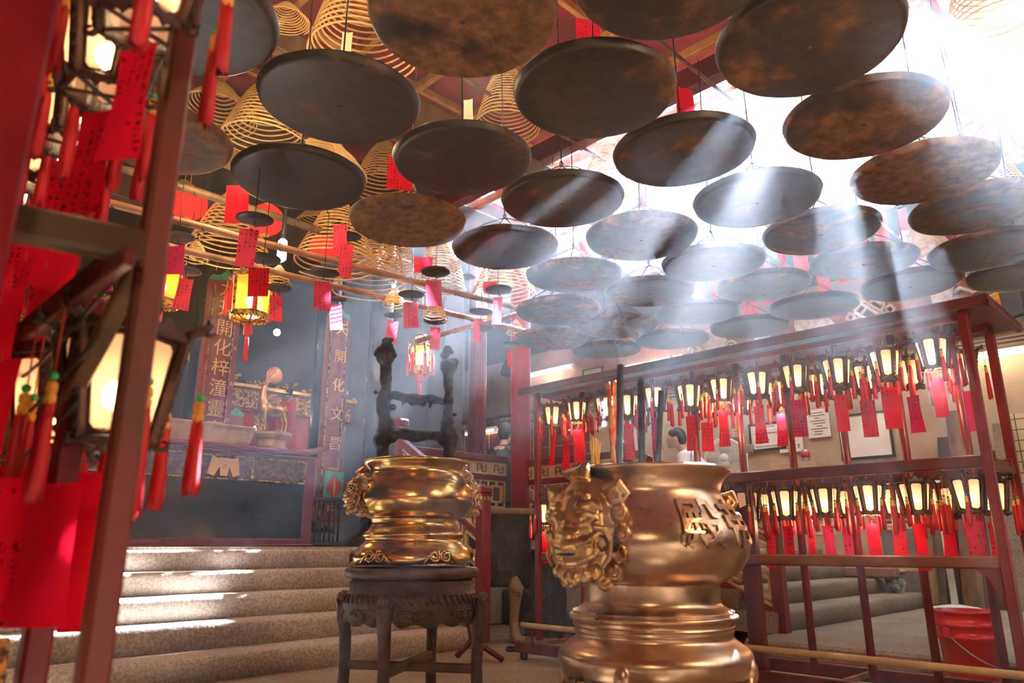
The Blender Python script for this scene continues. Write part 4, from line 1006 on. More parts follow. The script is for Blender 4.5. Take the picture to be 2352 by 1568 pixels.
hall_lantern(at_d(966, 820, 8.4), .22, .26, 'small hall lantern hanging beyond the charred frame in the shaft')
# ================================================================ altar hall
AV = 7.0                                             # altar front plane
alt = thing('altar_table', 'long purple-framed altar table with dark glass front at the step top', 'altar table', W(2.3, AV, .77), R45)
def ap(name, b, m, par=None): return b.build(name, M[m], par or alt)
A0, A1, AZ = -1.9, 1.76, .955        # local x range, table height
b = MB(); b.box(((A0+A1)/2, .02, .045), (A1-A0, .09, .07), .012); b.box(((A0+A1)/2, .02, .012), (A1-A0+.03, .12, .025), .006); ap('base_moulding', b, 'purple_lacquer')
for x in (A1-.05, A0+.05):
    b = MB(); b.box((x, .02, .48), (.10, .085, .85), .012); ap('corner_stile', b, 'purple_lacquer')
b = MB(); b.box(((A0+A1)/2, .03, .885), (A1-A0-.02, .06, .05), .008); b.box(((A0+A1)/2, .0, .905), (A1-A0+.02, .11, .02), .008); ap('cornice', b, 'purple_lacquer')
tp = MB(); n = 50
def tpf(i, j):
    x = A0 - .05 + (A1-A0+.14)*i; k = round(j*5); y, z = [(.62,.955),(-.10,.955),(-.115,.945),(-.115,.925),(-.10,.915),(.62,.915)][k]
    e = max(0, (x - (A1-.16))/.24); return Vector((x, y, z + .075*e*e))
tp.grid(n, 5, tpf); xe = A1 + .09
tp.add([(xe,.62,1.03),(xe,-.1,1.03),(xe,-.115,1.02),(xe,-.115,1.0),(xe,-.1,.99),(xe,.62,.99)], [(0,1,2,3,4,5)]); ap('table_top', tp, 'purple_lacquer')
b = MB(); b.box(((A0+A1)/2, .33, .45), (A1-A0-.2, .54, .86)); ap('carcass', b, 'dark_wood')
b = MB(); b.box(((A0+A1)/2, .035, .355), (A1-A0-.2, .03, .56), .004); o = ap('glass_panel', b, 'dark_lacquer'); o['label'] = 'dark reflecting glass panel'
fz = .745
b = MB(); b.box(((A0+A1)/2, .03, .632), (A1-A0-.2, .035, .016), .003); b.box(((A0+A1)/2, .03, .852), (A1-A0-.2, .035, .014), .003); ap('gold_rail', b, 'gilt_relief')
M['carved'] = mat('carved', (.03,.02,.02), (.16,.075,.06), 26, .5, bump=1.0, bscale=28)
xs = (A0+.1, -.7, .48, 1.08, A1-.1)
for x0, x1 in zip(xs, xs[1:]):
    b = MB()
    def cf_(i, j):
        x = x0 + .012 + (x1-x0-.024)*i; z = .645 + .195*j; return Vector((x, .032 - .02*abs(noise.noise((x*13, z*17, 1))) - .014*abs(noise.noise((x*31, z*37, 4))), z))
    b.grid(70, 22, cf_); ap('carved_panel', b, 'carved')
    b = MB(); b.box((x1, .02, fz), (.014, .035, .21), .003); ap('divider', b, 'gilt_relief')
for k, (dx, rot) in enumerate(((-.10, .35), (0, .02), (.1, -.3))):       # three fanned gilded slips in relief
    b = MB(); b.prism([(-.034,-.085),(.034,-.085),(.058,.085),(-.058,.085)], (.52 + .26 + dx, .0, .74), (math.cos(rot),0,-math.sin(rot)), (math.sin(rot),0,math.cos(rot)), (0,-1,0), .012); o = ap('fan_slip', b, 'gold_paint')
text('古', .05, M['black'], alt, (.78, -.014, .74), (PI/2, 0, 0), .001, 'slip_character')
# things on the altar
TZ = .77 + AZ
def on(x, y): q = Vector((x, y)); c, s = math.cos(R45), math.sin(R45); o = W(2.3, AV, 0); return Vector((o.x + c*x - s*y, o.y + s*x + c*y, TZ + .001))
tr = thing('brass_trough', 'long rectangular brass trough on the altar table', 'trough', on(.58, .18), R45)
b = MB()
def tbx(w, d, z): return [Vector((sx*w/2, sy*d/2, z)) for sx, sy in ((-1,-1),(1,-1),(1,1),(-1,1))]
lv = [(.86,.22,0),(.92,.26,.02),(.96,.29,.15),(1.0,.33,.185),(1.0,.33,.2),(.95,.28,.2),(.9,.24,.06)]
vs = sum([tbx(*l) for l in lv], []); fs = [(4*i+k, 4*i+(k+1) % 4, 4*i+4+(k+1) % 4, 4*i+4+k) for i in range(len(lv)-1) for k in range(4)] + [(3,2,1,0), (24,25,26,27)]
b.add(vs, fs); b.build('basin', M['brass_dull'], tr)
b = MB(); b.grid(14, 6, lambda i, j: Vector(((i-.5)*.93, (j-.5)*.265, .165 + .012*noise.noise((i*6, j*3, 1))))); b.build('sand', M['ash'], tr)['kind'] = 'stuff'
pd = thing('pedestal', 'hexagonal brass pedestal under the deer statue on the altar', 'pedestal', on(1.33, .2), R45 + .25)
b = MB(); b.lathe([(.19,0),(.2,.02),(.165,.04),(.16,.11),(.2,.125),(.225,.16),(.225,.178),(0,.178)], 6, flat=True); b.build('base', M['brass_dull'], pd)
b = MB(); b.lathe([(.2,.178),(.208,.186),(.2,.194),(0,.194)], 6, flat=True); b.build('rim', M['brass_dull'], pd)
dp = on(1.33, .2); deer = thing('deer_statue', 'brass standing deer statue with antlers and tall neck on the altar', 'statue', (dp.x, dp.y, dp.z + .195), R45)
b = MB()                                              # faces -x (towards the hall's inner end), one continuous cast
b.ell((.02,0,.30), (.165,.075,.085)); b.ell((-.10,0,.31), (.085,.075,.09)); b.ell((.14,0,.31), (.07,.07,.085))
b.tube([(-.12,0,.33),(-.15,0,.42),(-.155,0,.52),(-.14,0,.6)], [.062,.048,.04,.038], 12)
b.tube([(-.13,0,.62),(-.18,0,.625),(-.235,0,.605)], [.042,.034,.018], 10); b.ell((-.14,0,.625), (.045,.035,.04))
for s in (-1, 1):
    b.tube([(-.12,s*.02,.64),(-.08,s*.06,.67),(-.05,s*.085,.665)], [.012,.018,.004], 7)
    b.tube([(-.13,s*.018,.655),(-.10,s*.05,.74),(-.05,s*.07,.80),(-.0,s*.055,.88)], [.012,.009,.008,.004], 7); b.tube([(-.11,s*.045,.72),(-.15,s*.06,.79)], [.008,.003], 6); b.tube([(-.06,s*.067,.79),(-.09,s*.08,.86)], [.008,.003], 6)
    b.tube([(-.12,s*.045,.28),(-.125,s*.05,.16),(-.12,s*.05,.06),(-.125,s*.05,.0)], [.032,.016,.013,.02], 8)
    b.tube([(.15,s*.045,.29),(.165,s*.05,.19),(.185,s*.05,.13),(.17,s*.05,.05),(.165,s*.05,.0)], [.05,.026,.014,.012,.02], 8)
b.tube([(.2,0,.34),(.22,0,.31)], [.018,.006], 6)
remesh(b.build('cast_deer', M['mask_brass'], deer), .0075, 2); deer.scale = (.8,.8,.8)
fm = MB(); fm.lathe([(0,-.01),(.09,-.01),(.10,0),(.09,.01),(0,.01)], 30); mo = fm.build('mirror', M['gilt'], None); mo.location = on(1.42, .42) + Vector((0,0,.86)); mo.rotation_euler = (PI/2, 0, R45); tag(mo, 'small round gilded mirror disc standing above the deer antlers', 'mirror')
for k, (dx, y, w, h, z0, rz) in enumerate(((1.56,.30,.17,.55,.02,-.12),(1.44,.42,.13,.5,.02,.3),(1.2,.45,.13,.4,.02,.2))):
    b = MB(); b.grid(6, 14, lambda i, j: Vector(((i-.5)*w + .05*(1-j), .02*math.sin(i*7) + .03*(1-j), z0 + h*j)))
    o = b.build('ribbon', M['ribbon_red'], loc=on(dx, y), rz=R45 + rz); tag(o, 'hanging red cloth ribbon behind the altar deer, %s' % ['widest one','folded darker one','short one on the tail side'][k], 'ribbon', 'red ribbons behind the deer')
ph = thing('pine_branch_vase', 'dark bushy evergreen arrangement beside the red ribbon on the altar', 'vase', on(1.66, .48), R45)
b = MB(); b.lathe([(.05,0),(.07,.06),(.04,.16),(.05,.2)], 16); b.build('vase', M['iron'], ph)
b = MB()
for k in range(160):
    a = random.uniform(0, 6.28); r = random.uniform(0, .09); z = random.uniform(.18, .75); q = Vector((r*math.cos(a), r*math.sin(a), z)); d = Vector((math.cos(a)*.05, math.sin(a)*.05, random.uniform(-.01,.05))); s = Vector((-d.y, d.x, .01))*.35
    b.add([q - s, q + d, q + s, q - d*.2], [(0,1,2,3)])
b.build('foliage', M['bell_green'] if False else mat('dark_leaf', (.012,.02,.012), (.03,.05,.03), 30, .5), ph)
lt = thing('lotus_stack', 'pale stacked brass lotus bowls at the near end of the altar', 'stand', on(-.5, .2), R45)
for i in range(3):
    b = MB(); b.lathe([(.08,.13*i),(.15-.015*i,.13*i+.03),(.165-.015*i,.13*i+.08),(.12,.13*i+.115),(.08,.13*i+.13)], 24, wob=lambda r, z, a: (r*(1+.06*math.cos(a*10)), z)); b.build('tier', M['white_paint'], lt)
b = MB(); b.lathe([(.05,.39),(.09,.45),(.02,.5),(0,.5)], 14); b.build('finial', M['brass_dull'], lt)
ch = thing('throne_back', 'worn brass-coloured vessel with flared rim behind the trough', 'vessel', on(.05, .45), R45)
b = MB(); b.lathe([(.12,0),(.13,.03),(.11,.06),(.18,.2),(.21,.36),(.19,.38),(.1,.3)], 28); b.build('bowl', M['brass_dull'], ch); b = MB(); b.lathe([(.19,.38),(.24,.41),(.24,.43),(.15,.42)], 28, wob=lambda r, z, a: (r, z + .012*math.cos(a*8))); b.build('rim', M['dark_wood'], ch); ch.name = 'brass_vessel'
bd = MB(); bd.ell((0,0,.05), (.05,.05,.05)); bd.ell((0,0,.13), (.035,.035,.07)); bd.ell((0,0,.22), .03); o = remesh(bd.build('figurine', M['iron'], None, on(.34, .42) + Vector((0,0,.0))), .008); tag(o, 'tiny dark seated figurine behind the rim of the trough', 'figurine')
# tall carved couplet boards on the hall columns
def couplet(u, v, w, z0, z1, chars, side, lab, rz=R45, cs=.2, curved=True):
    t = thing('couplet_board', lab, 'wall board', W(u, v, z0), rz); H = z1 - z0; b = MB()
    b.grid(14, 2, lambda i, j: Vector(((i-.5)*w*.64, -.07*math.cos((i-.5)*PI) - .02, H*j))); b.build('centre_panel', M['board_red'], t)
    for s in (-1, 1):
        b = MB(); b.box((s*w*.42, -.01, H/2), (w*.17, .03, H), .004); b.build('border_panel', M['board_red'], t)
        b = MB(); b.box((s*w*.325, -.035, H/2), (.012, .022, H), .003); b.build('gilt_bead', M['gilt_relief'], t)
    k = len(chars)
    for i, cc in enumerate(chars): text(cc, cs, M['gold_paint'], t, (0, -.098, H*(1 - (i+.5)/k)), (PI/2, 0, 0), .005, 'gold_character')
    if side: text('\n'.join(side), w*.12, M['gold_paint'], t, (w*.42, -.028, H/2), (PI/2, 0, 0), .003, 'side_lettering', sp=H/len(side)/(w*.12)*.9)
    b = MB(); b.prism([(-w*.5,0),(w*.5,0),(w*.42,.06),(w*.2,.075),(0,.16),(-w*.2,.075),(-w*.42,.06)], (0,-.03,H), (1,0,0), (0,0,1), (0,1,0), .03); b.build('crest', M['bell_green'], t)
    b = MB(); b.prism([(-w*.5,0),(w*.5,0),(w*.28,-.09),(0,-.05),(-w*.28,-.09)], (0,-.03,0), (1,0,0), (0,0,1), (0,1,0), .03); b.build('foot', M['board_red'], t)
    return t
def column(u, v, r, z0, z1, m, lab, name='temple_column', seg=28, base=True):
    t = thing(name, lab, 'column', W(u, v, 0), R45); t['kind'] = 'structure'; b = MB(); b.tube([(0,0,z0),(0,0,z1)], r, seg); b.build('shaft', M[m], t)
    if base:
        b = MB(); b.lathe([(r*1.5, z0-.16),(r*1.6, z0-.10),(r*1.35, z0-.02),(r*1.05, z0)], 28); b.build('stone_base', M['dark_stone'], t)
    return t
column(3.22, 8.0, .2, .93, 5.1, 'dark_lacquer', 'dark hall column carrying the broad gold-lettered red board behind the altar')
couplet(3.22, 7.77, .40, .95, 3.62, '九天開化梓潼靈應文昌帝君', '同年吉月吉日', 'broad red board with gold characters, rising behind the brass trough', cs=.2)
column(4.62, 7.86, .16, .93, 5.1, 'dark_lacquer', 'dark hall column behind the narrow red board at the altar end')
couplet(4.62, 7.66, .33, 1.05, 3.5, '天開化文昌帝君', None, 'narrow red board with spaced gold characters at the altar end', cs=.17)
column(5.02, 7.3, .15, .9, 5.1, 'dark_lacquer', 'glossy black round column beside the narrow gold-lettered board')
# green embroidered square hung on the narrow board
eb = thing('embroidered_square', 'green square cloth with dark red diamond hung low on the narrow board', 'cloth', W(4.62, 7.53, 1.30), R45)
b = MB(); b.box((0,0,.13), (.28,.008,.40), .004); b.build('border', M['board_red'], eb); b = MB(); b.box((0,-.006,.13), (.25,.006,.36)); b.build('field', M['bell_green'], eb)
b = MB()
for s, m in ((1, 0),):
    b.prism([(.0,.16),(.04,.08),(.09,.06),(.09,-.06),(.04,-.08),(0,-.16),(-.04,-.08),(-.09,-.06),(-.09,.06),(-.04,.08)], (0,-.010,.13), (1,0,0), (0,0,1), (0,-1,0), .004)
b.build('medallion', M['ribbon_red'], eb); b = MB(); b.prism([(0,.15),(.014,0),(0,-.15),(-.014,0)], (0,-.015,.13), (1,0,0), (0,0,1), (0,-1,0), .003); b.build('gold_petal', M['gold_paint'], eb)
sg = thing('donation_sign', 'dark red board with gold English words and small white characters by the black column', 'sign', W(5.06, 7.1, .78), R45)
b = MB(); b.box((0,0,.32), (.34,.03,.62), .006); b.build('panel', M['purple_lacquer'], sg); b = MB(); b.box((0,0,.78), (.36,.04,.26), .006); b.build('top_panel', M['dark_wood'], sg)
text('GIVE GENEROUSLY', .042, M['gold_paint'], sg, (0,-.022,.80), (PI/2,0,0), .001)
text('\n'.join('隨緣樂助'), .07, M['white_paint'], sg, (.06,-.017,.36), (PI/2,0,0), .001); text('\n'.join('功德'), .06, M['white_paint'], sg, (-.06,-.017,.3), (PI/2,0,0), .001)
# gilded shrine screen deep in the hall
sh = thing('shrine_screen', 'gilded carved shrine screen glowing red behind the deer', 'shrine', W(5.15, 9.7, .95), R45)
SW = 1.3
for x in (-SW*.62, SW*.62):
    b = MB(); b.tube([(x,0,0),(x,0,1.95)], .06, 16); b.build('pillar', M['dark_lacquer'], sh)
    b = MB(); b.box((x-.02,-.09,.95), (.2,.03,1.15), .004); b.build('red_board', M['board_red'], sh)
    for i, cc in enumerate('天開化文昌'): text(cc, .11, M['gold_paint'], sh, (x-.02,-.112,1.35-.2*i), (PI/2,0,0), .002, 'gold_character')
    b = MB(); b.prism([(-.12,0),(.12,0),(.09,.05),(0,.12),(-.09,.05)], (x-.02,-.09,1.53), (1,0,0), (0,0,1), (0,1,0), .03); b.build('board_crest', M['bell_green'], sh)
b = MB(); b.box((0,-.05,1.78), (2.0,.06,.30), .006); b.build('name_beam', M['purple_lacquer'], sh)
for k in range(4):
    x = -.75 + .5*k; b = MB()
    b.grid(18, 10, lambda i, j: Vector((x + (i-.5)*.42, -.085 - .03*max(0, noise.noise((i*7+k*3, j*5, 2))), 1.66 + .24*j))); b.build('gilt_relief', M['gilt_relief'], sh)
b = MB(); b.box((0,-.06,1.96), (2.1,.14,.05), .01); b.build('cornice', M['gilt'], sh)
for k in range(15):
    x = -1.0 + .143*k; b = MB(); z = 2.03 + .05*math.sin(k*2.1)
    for j in range(5): b.ell((x + .03*math.cos(j*1.3+k), -.08, z + .03*math.sin(j*1.9+k)), (.022,.015,.02), 7, 5)
    b.build('crest_flower', M['gilt'], sh)
def fretpanel(b, x0, x1, z0, z1, y, n, w=.018):
    for i in range(n+1): x = x0 + (x1-x0)*i/n; b.bar((x,y,z0),(x,y,z1), w, w)
    m2 = max(1, int((z1-z0)/((x1-x0)/n)))
    for i in range(m2+1): z = z0 + (z1-z0)*i/m2; b.bar((x0,y,z),(x1,y,z), w, w)
for x0, x1 in ((-.66,-.44), (.44,.66)):
    b = MB(); fretpanel(b, x0, x1, .55, 1.55, -.03, 3); b.build('fretwork', M['gilt'], sh)
b = MB(); b.box((0,.12,.85), (1.5,.03,1.7)); b.build('back_cloth', M['ribbon_red'], sh)
b = MB(); b.box((0,-.02,.4), (1.5,.2,.06), .006); b.build('shelf', M['dark_wood'], sh)
for x in (-.46, .46):
    b = MB(); 
    b.grid(8, 18, lambda i, j: Vector((x + (i-.5)*.14*(1-.3*abs(j-.5)), -.06 - .03*abs(noise.noise((i*6, j*14, x))), 1.6 - .5*j))); b.build('hanging_carving', M['gilt_relief'], sh)
# bare bulbs burning in the hall
for i, (x, y, v, r, lab) in enumerate(((636,763,8.2,.042,'bare bulb high in the dark hall between the two boards'),(735,876,9.2,.045,'bare bulb at the shrine cornice end'),(581,985,9.4,.045,'bare bulb low beside the shrine pillar'),(664,938,9.5,.035,'bulb glowing in the middle of the shrine behind the deer neck'),(718,998,9.4,.042,'bare bulb low at the far shrine pillar'),(157,684,8.4,.04,'bulb in the gilded corner behind the near rack'))):
    p = at_v(x, y, v); t = thing('light_bulb', lab, 'bulb', p, 0, 'bare bulbs in the altar hall')
    b = MB(); b.ell((0,0,0), r, 12, 8); b.build('glass', M['bulb_white'], t); b = MB(); b.lathe([(.014, r*.8),(.018, r*1.1),(.018, r*1.9),(.01, r*2.1)], 10); b.tube([(0,0,r*2),(0,.0,r*2+.3)], .003, 4); b.build('hanging_socket', M['black'], t)
# round carved window and the gilded corner shrine behind the near rack
rw = thing('carved_window', 'round white carved window medallion on the dark hall wall', 'window', at_v(468, 818, 9.6), R45)
b = MB(); b.tube([(.2*math.cos(a), 0, .2*math.sin(a)) for a in [k*PI/16 for k in range(32)]], .018, 6, closed=True); b.build('rim', M['white_paint'], rw)
b = MB()
for k in range(34):
    a = random.uniform(0,6.28); r = .17*math.sqrt(random.random()); q = Vector((r*math.cos(a), 0, r*math.sin(a))); b.tube([q, q + Vector((random.uniform(-.07,.07), .0, random.uniform(-.07,.07))), q + Vector((random.uniform(-.08,.08), 0, random.uniform(-.08,.08)))], .014, 5)
b.build('carving', M['white_paint'], rw)
cs_ = thing('corner_shrine', 'gilded carved canopy shrine glimpsed between the near rack papers', 'shrine', at_v(150, 900, 8.6) - Vector((0,0,0)), R45)
b = MB()
for k in range(7):
    b.grid(40, 4, lambda i, j: Vector(((i-.5)*1.5*(1-.07*k), -.1 - .05*k*0 + .02*noise.noise((i*20, j*3, k)), .25 + .13*k + .10*j - .25*(2*i-1)**2*(.4)))); 
b.build('canopy', M['gilt_relief'], cs_)
b = MB(); b.prism([(-.3,0),(.3,0),(.22,.2),(-.22,.2)], (0,-.2,.62), (1,0,0), (0,0,1), (0,1,0), .03); b.build('name_plaque', M['gold_paint'], cs_); text('興', .12, M['black'], cs_, (-.08,-.205,.7), (PI/2,0,0), .001, 'plaque_character'); text('旺', .12, M['black'], cs_, (.08,-.205,.7), (PI/2,0,0), .001, 'plaque_character')
b = MB(); b.box((0,.1,-.2), (1.6,.2,.9), .01); b.build('cabinet', M['gilt_relief'], cs_)
for s in (-.5, .5):
    b = MB(); b.tube([(s,-.12,-.6),(s,-.12,.35)], .05, 12); b.build('pillar', M['gilt'], cs_)
fl = thing('temple_fence', 'small dark spindled hall fence between altar end and black column', 'fence', W(4.5, 7.5, .77), R45)
for k in range(7):
    b = MB(); b.tube([(-.16+.06*k,0,0),(-.16+.06*k,0,.52)], .012, 8); b.build('spindle', M['dark_wood'], fl)
b = MB(); b.bar((-.2,0,.52),(.24,0,.52), .03, .04); b.bar((-.2,0,.03),(.24,0,.03), .03, .04); b.build('rail', M['dark_wood'], fl)

t = thing('light_bulb', 'tall glaring white lamp beside the slanting poles and small coils', 'bulb', at_d(648, 575, 5.6), 0, 'bare bulbs in the altar hall')
b = MB(); b.tube([(0,0,-.09),(0,0,-.07),(0,0,.07),(0,0,.09)], [.015,.035,.035,.02], 12); b.build('glass', M['bulb_white'], t); b = MB(); b.tube([(0,0,.09),(0,0,.15),(0,0,.6)], [.02,.02,.003], 8); b.build('hanging_socket', M['black'], t)
# ================================================================ red fences, column and everything along the right wall
column(5.86, 5.72, .115, .36, 5.1, 'column_red', 'tall glossy red round column at the fence corner')
b = MB(); b.box((5.86, 5.66, .17), (.42, .42, .34), .03); struct(b, 'column_plinth', M['dark_stone'])
def key(b, c, ex, ez, n, s):
    """square meander motif in relief"""
    P = lambda x, z: Vector(c) + Vector(ex)*(x*s) + Vector(ez)*(z*s)
    for sg in (-1, 1):
        q = [(-.9*sg,-.55*sg),(-.9*sg,.55*sg),(-.1*sg,.55*sg),(-.1*sg,-.1*sg),(-.5*sg,-.1*sg)]
        for (x0,z0),(x1,z1) in zip(q, q[1:]): b.bar(P(x0,z0), P(x1,z1), .012, .012, up=n)
def lattice(b, x0, x1, z0, z1, cell, w, y=0.0, slope=0.0):
    """interlocked square fretwork: rings joined by short bars"""
    def P(x, z): return Vector((x, y, z + slope*(x - x0)))
    nx = max(1, round((x1-x0)/cell)); nz = max(1, round((z1-z0)/cell)); cx = (x1-x0)/nx; cz = (z1-z0)/nz
    for i in range(nx):
        for j in range(nz):
            ox = x0 + i*cx; oz = z0 + j*cz
            for (a, c, d, e) in ((.2,.2,.8,.2),(.2,.8,.8,.8),(.2,.2,.2,.8),(.8,.2,.8,.8)): b.bar(P(ox+a*cx, oz+c*cz), P(ox+d*cx, oz+e*cz), w, w*.8)
            for (a, c, d, e) in ((.5,0,.5,.2),(.5,.8,.5,1),(0,.5,.2,.5),(.8,.5,1,.5)): b.bar(P(ox+a*cx, oz+c*cz), P(ox+d*cx, oz+e*cz), w, w*.8)
    for j in range(nz+1): b.bar(P(x0, z0+j*cz), P(x1, z0+j*cz), w*.7, w*.7)
    for i in range(nx+1): b.bar(P(x0+i*cx, z0), P(x0+i*cx, z1), w*.7, w*.7)
def fence(lab, loc, rz, L, slope=0.0, posts=(0, 1), topz=.95, ends=None):
    t = thing('fretwork_fence', lab, 'fence', loc, rz)
    def Z(x): return slope*x
    def rail(name, z, w, h, m): b = MB(); b.bar((0,0,z), (L,0,z+Z(L)), w, h, .008); b.build(name, M[m], t)
    rail('top_rail', topz, .08, .07, 'red_paint'); rail('middle_rail', topz-.21, .06, .05, 'red_paint'); rail('bottom_rail', .12, .06, .07, 'red_paint')
    b = MB(); b.bar((0,0,topz-.11), (L,0,topz-.11+Z(L)), .025, .13); b.m = 1; n = max(1, int(L/.24)); ex = Vector((1,0,slope)).normalized()
    for s in (-1, 1):
        for i in range(n): x = (i+.5)*L/n; key(b, (x, s*.015, topz-.11+Z(x)), ex, (0,0,1), (0,1,0), .07)
    b.build('key_pattern_board', [M['lattice'], M['fret_wood']], t)
    b = MB(); lattice(b, .02, L-.02, .16, topz-.24, .24, .026, 0, slope); b.build('fret_panel', M['lattice'], t)
    for k in posts:
        x = k*L; b = MB(); b.box((x,0,(topz+.1)/2+Z(x)), (.10,.10,topz+.1), .01); b.box((x,0,topz+.14+Z(x)), (.11,.11,.02), .004); b.box((x,0,topz+.18+Z(x)), (.12,.12,.06), .015); b.build('newel_post', M['red_paint'], t)
    return t
fence('red-railed yellow fretwork fence facing the courtyard, beside the red column', W(4.28, 5.88, .75), R45, 1.5, 0, (), .95)
fence('red-railed fretwork fence running behind the lantern rack to the column', W(5.88, 5.75, .75), R45 - PI/2, 1.45, 0, (1,), .9)
fence('sloping red stair rail with key pattern behind the lantern rack', W(5.86, 4.2, .75), R45 - PI/2, 1.35, -.47, (1,), .9)
fence('sloping red stair rail with key pattern beside the granite flight', W(4.3, 5.84, .75), R45 - PI/2, 1.2, -.60, (0, 1), 1.02)
column(6.9, 7.6, .13, .75, 5.1, 'purple_lacquer', 'slim dark red pillar with pipes left of the red column', base=False)
b = MB(); b.box((6.3, 7.6, 2.9), (.36, .36, 4.3), .02); struct(b, 'column_square', M['hall_dark'])
for k in range(4):
    b = MB(); p = W(6.78, 7.42, .75) + Vector((.03*k - .05, -.02, 0)); b.tube([(0,0,0),(0,0,4.3)], .012, 8); o = b.build('conduit_pipe', M['purple_lacquer'], loc=p); tag(o, 'thin painted pipe, %s of the bundle on the slim pillar' % ORD[k], 'pipe', 'pipes on the slim pillar')
# name band and dado on the right wall beyond the column
b = MB(); b.box((9.88, 9.6, 3.12), (.03, 3.2, .24), .004); o = struct(b, 'trim_1', M['purple_lacquer'])
for i in range(4):
    o = text('名題榜金', .16, M['gold_paint'], None, W(9.855, 11.0 - .95*i, 3.12), (PI/2, 0, R45 - PI/2), .002, 'trim_lettering'); o['kind'] = 'structure'
b = MB(); b.box((9.885, 9.6, 2.0), (.03, 3.2, 1.9)); o = struct(b, 'trim_2', M['red_paint'])
b = MB()
for i in range(9): b.box((9.865, 8.1 + .4*i, 2.0), (.012, .012, 1.9))
for j in range(5): b.box((9.865, 9.6, 1.3 + .4*j), (.012, 3.2, .012))
struct(b, 'trim_3', M['gold_paint'])
b = MB(); b.box((9.87, 4.5, 3.2), (.06, 14, .05), .01); b.tube([(9.85, -2, 3.1), (9.85, 11, 3.1)], .012, 8); b.tube([(9.85, -2, 3.05), (9.85, 11, 3.05)], .012, 8); struct(b, 'trim_4', M['dark_wood'])
# fluorescent tubes
def tube_light(v, z, L, lab, u=9.8):
    t = thing('fluorescent_lamp', lab, 'lamp', W(u, v, z), R45 + PI/2, 'fluorescent tubes on the right wall')
    b = MB(); b.box((0,-.02,.05), (L,.06,.05), .006); b.build('mount_housing', M['white_paint'], t)
    b = MB(); b.tube([(-L/2+.03,0,0),(L/2-.03,0,0)], .016, 10); b.build('tube', M['tube'], t)
    for s in (-1, 1):
        b = MB(); b.box((s*(L/2-.02),0,.01), (.03,.045,.07), .004); b.build('end_cap', M['white_paint'], t)
tube_light(8.85, 3.86, 1.2, 'fluorescent tube on the cream wall just past the red column'); tube_light(1.65, 2.9, 1.5, 'fluorescent tube under the cream lintel at the rack end'); tube_light(10.7, 2.95, .9, 'small fluorescent tube glimpsed through the charred frame')
# corrugated bright roof strip seen through the wall opening
b = MB()
b.grid(60, 2, lambda i, j: Vector(((i-.5)*1.1, .02*math.sin(i*60), .16*(j-.5)))); o = b.build('window_louvre', M['tube'], loc=W(9.86, 6.6, 3.62), rz=R45 + PI/2); tag(o, 'bright corrugated daylight strip high on the wall behind the tallest stick', 'window')
# grey plaster reliefs
def relief(v, z, lab, fn, s=1.0):
    t = MB(); fn(t); o = t.build('plaster_relief', M['plaster'], loc=W(9.86, v, z), rz=R45 - PI/2); o.scale = (s,)*3; tag(o, lab, 'wall relief', None); return o
def knot(b):
    P = lambda x, z: (x*.07, -.03, z*.07)
    for q in ([(-3,1),(-1,3),(1,1),(3,-1)],[(-3,-1),(-1,1),(1,3),(2.6,2.6),(3,1),(1,-1),(-1,-3)],[(3,1),(1,3)],[(-3,1),(-3.2,2.4),(-2,3),(0,1),(2,-1)],[(1,-3),(-1,-1),(-3,1)],[(3,-1),(3.2,-2.4),(2,-3),(0,-1)],[(-3,-1),(-3,-2.5),(-1.8,-3),(-.2,-1.4)],[(3,0),(4,1),(4.8,0),(4,-1),(3,0)],[(-3,0),(-4,1),(-4.8,0),(-4,-1),(-3,0)]):
        b.tube([P(*p) for p in q], .028, 7)
def cloudcurl(b, x, z, s, flip=1): b.tube(spiral((x, -.02, z), .10*s, 1.4, (flip,0,0), (0,0,1), 20, .2), .018*s, 6)
def ribbon(b, x, z, s, flip=1): b.tube([(x + flip*s*.07*k, -.02, z + s*.05*math.sin(k*1.5)) for k in range(8)], [.03*s*(1 - k/10) for k in range(8)], 6)
def drums(b):
    for x, z, r in ((-.12,.08,.2),(.12,-.06,.22)):
        b.lathe([(r,0),(r,.05),(r*.8,.07),(r*.75,.05),(r*.45,.06),(r*.4,.08),(r*.15,.09),(0,.09)], 24); n = len(b.v) - 8*24
        for i in range(n, len(b.v)): q = b.v[i]; b.v[i] = (q[0]+x, -q[2], q[1]+z)
    for k in range(6): a = -2.4 + k*.35; b.ell((.0 + .36*math.cos(a), -.02, .3*math.sin(a)-.06), (.09,.03,.07))
    ribbon(b, .25, .2, 1); ribbon(b, -.3, -.3, 1, -1)
def gourd(b):
    b.tube([(-.05,-.04,-.35),(-.02,-.05,-.3),(.02,-.06,-.12),(.05,-.06,.05),(.07,-.05,.2),(.09,-.05,.3)], [.09,.07,.12,.14,.09,.10], 14); cloudcurl(b, .25, .42, .9); cloudcurl(b, .34, .1, .7, -1); cloudcurl(b, -.25, .05, .8, -1); ribbon(b, .15, -.1, 1); ribbon(b, .05, -.4, .8); b.tube([(-.3,-.02,.1),(-.1,-.03,.02)], .015, 6)
def scroll(b):
    b.tube([(-.3,-.04,-.2),(.2,-.04,.2)], .07, 10); b.ell((-.3,-.04,-.2), .09); b.ell((.22,-.04,.22), .08); cloudcurl(b, .1, -.15, 1); cloudcurl(b, -.25, .2, .9, -1); ribbon(b, .25, -.05, 1); ribbon(b, -.2, -.35, .8)
def fan_(b):
    b.prism([(0,-.3),(.26,.1),(.2,.28),(0,.34),(-.2,.28),(-.26,.1)], (0,0,0), (1,0,0), (0,0,1), (0,-1,0), .05); cloudcurl(b, .3, .0, 1); cloudcurl(b, -.32, .05, 1, -1); ribbon(b, .1, -.35, .9)
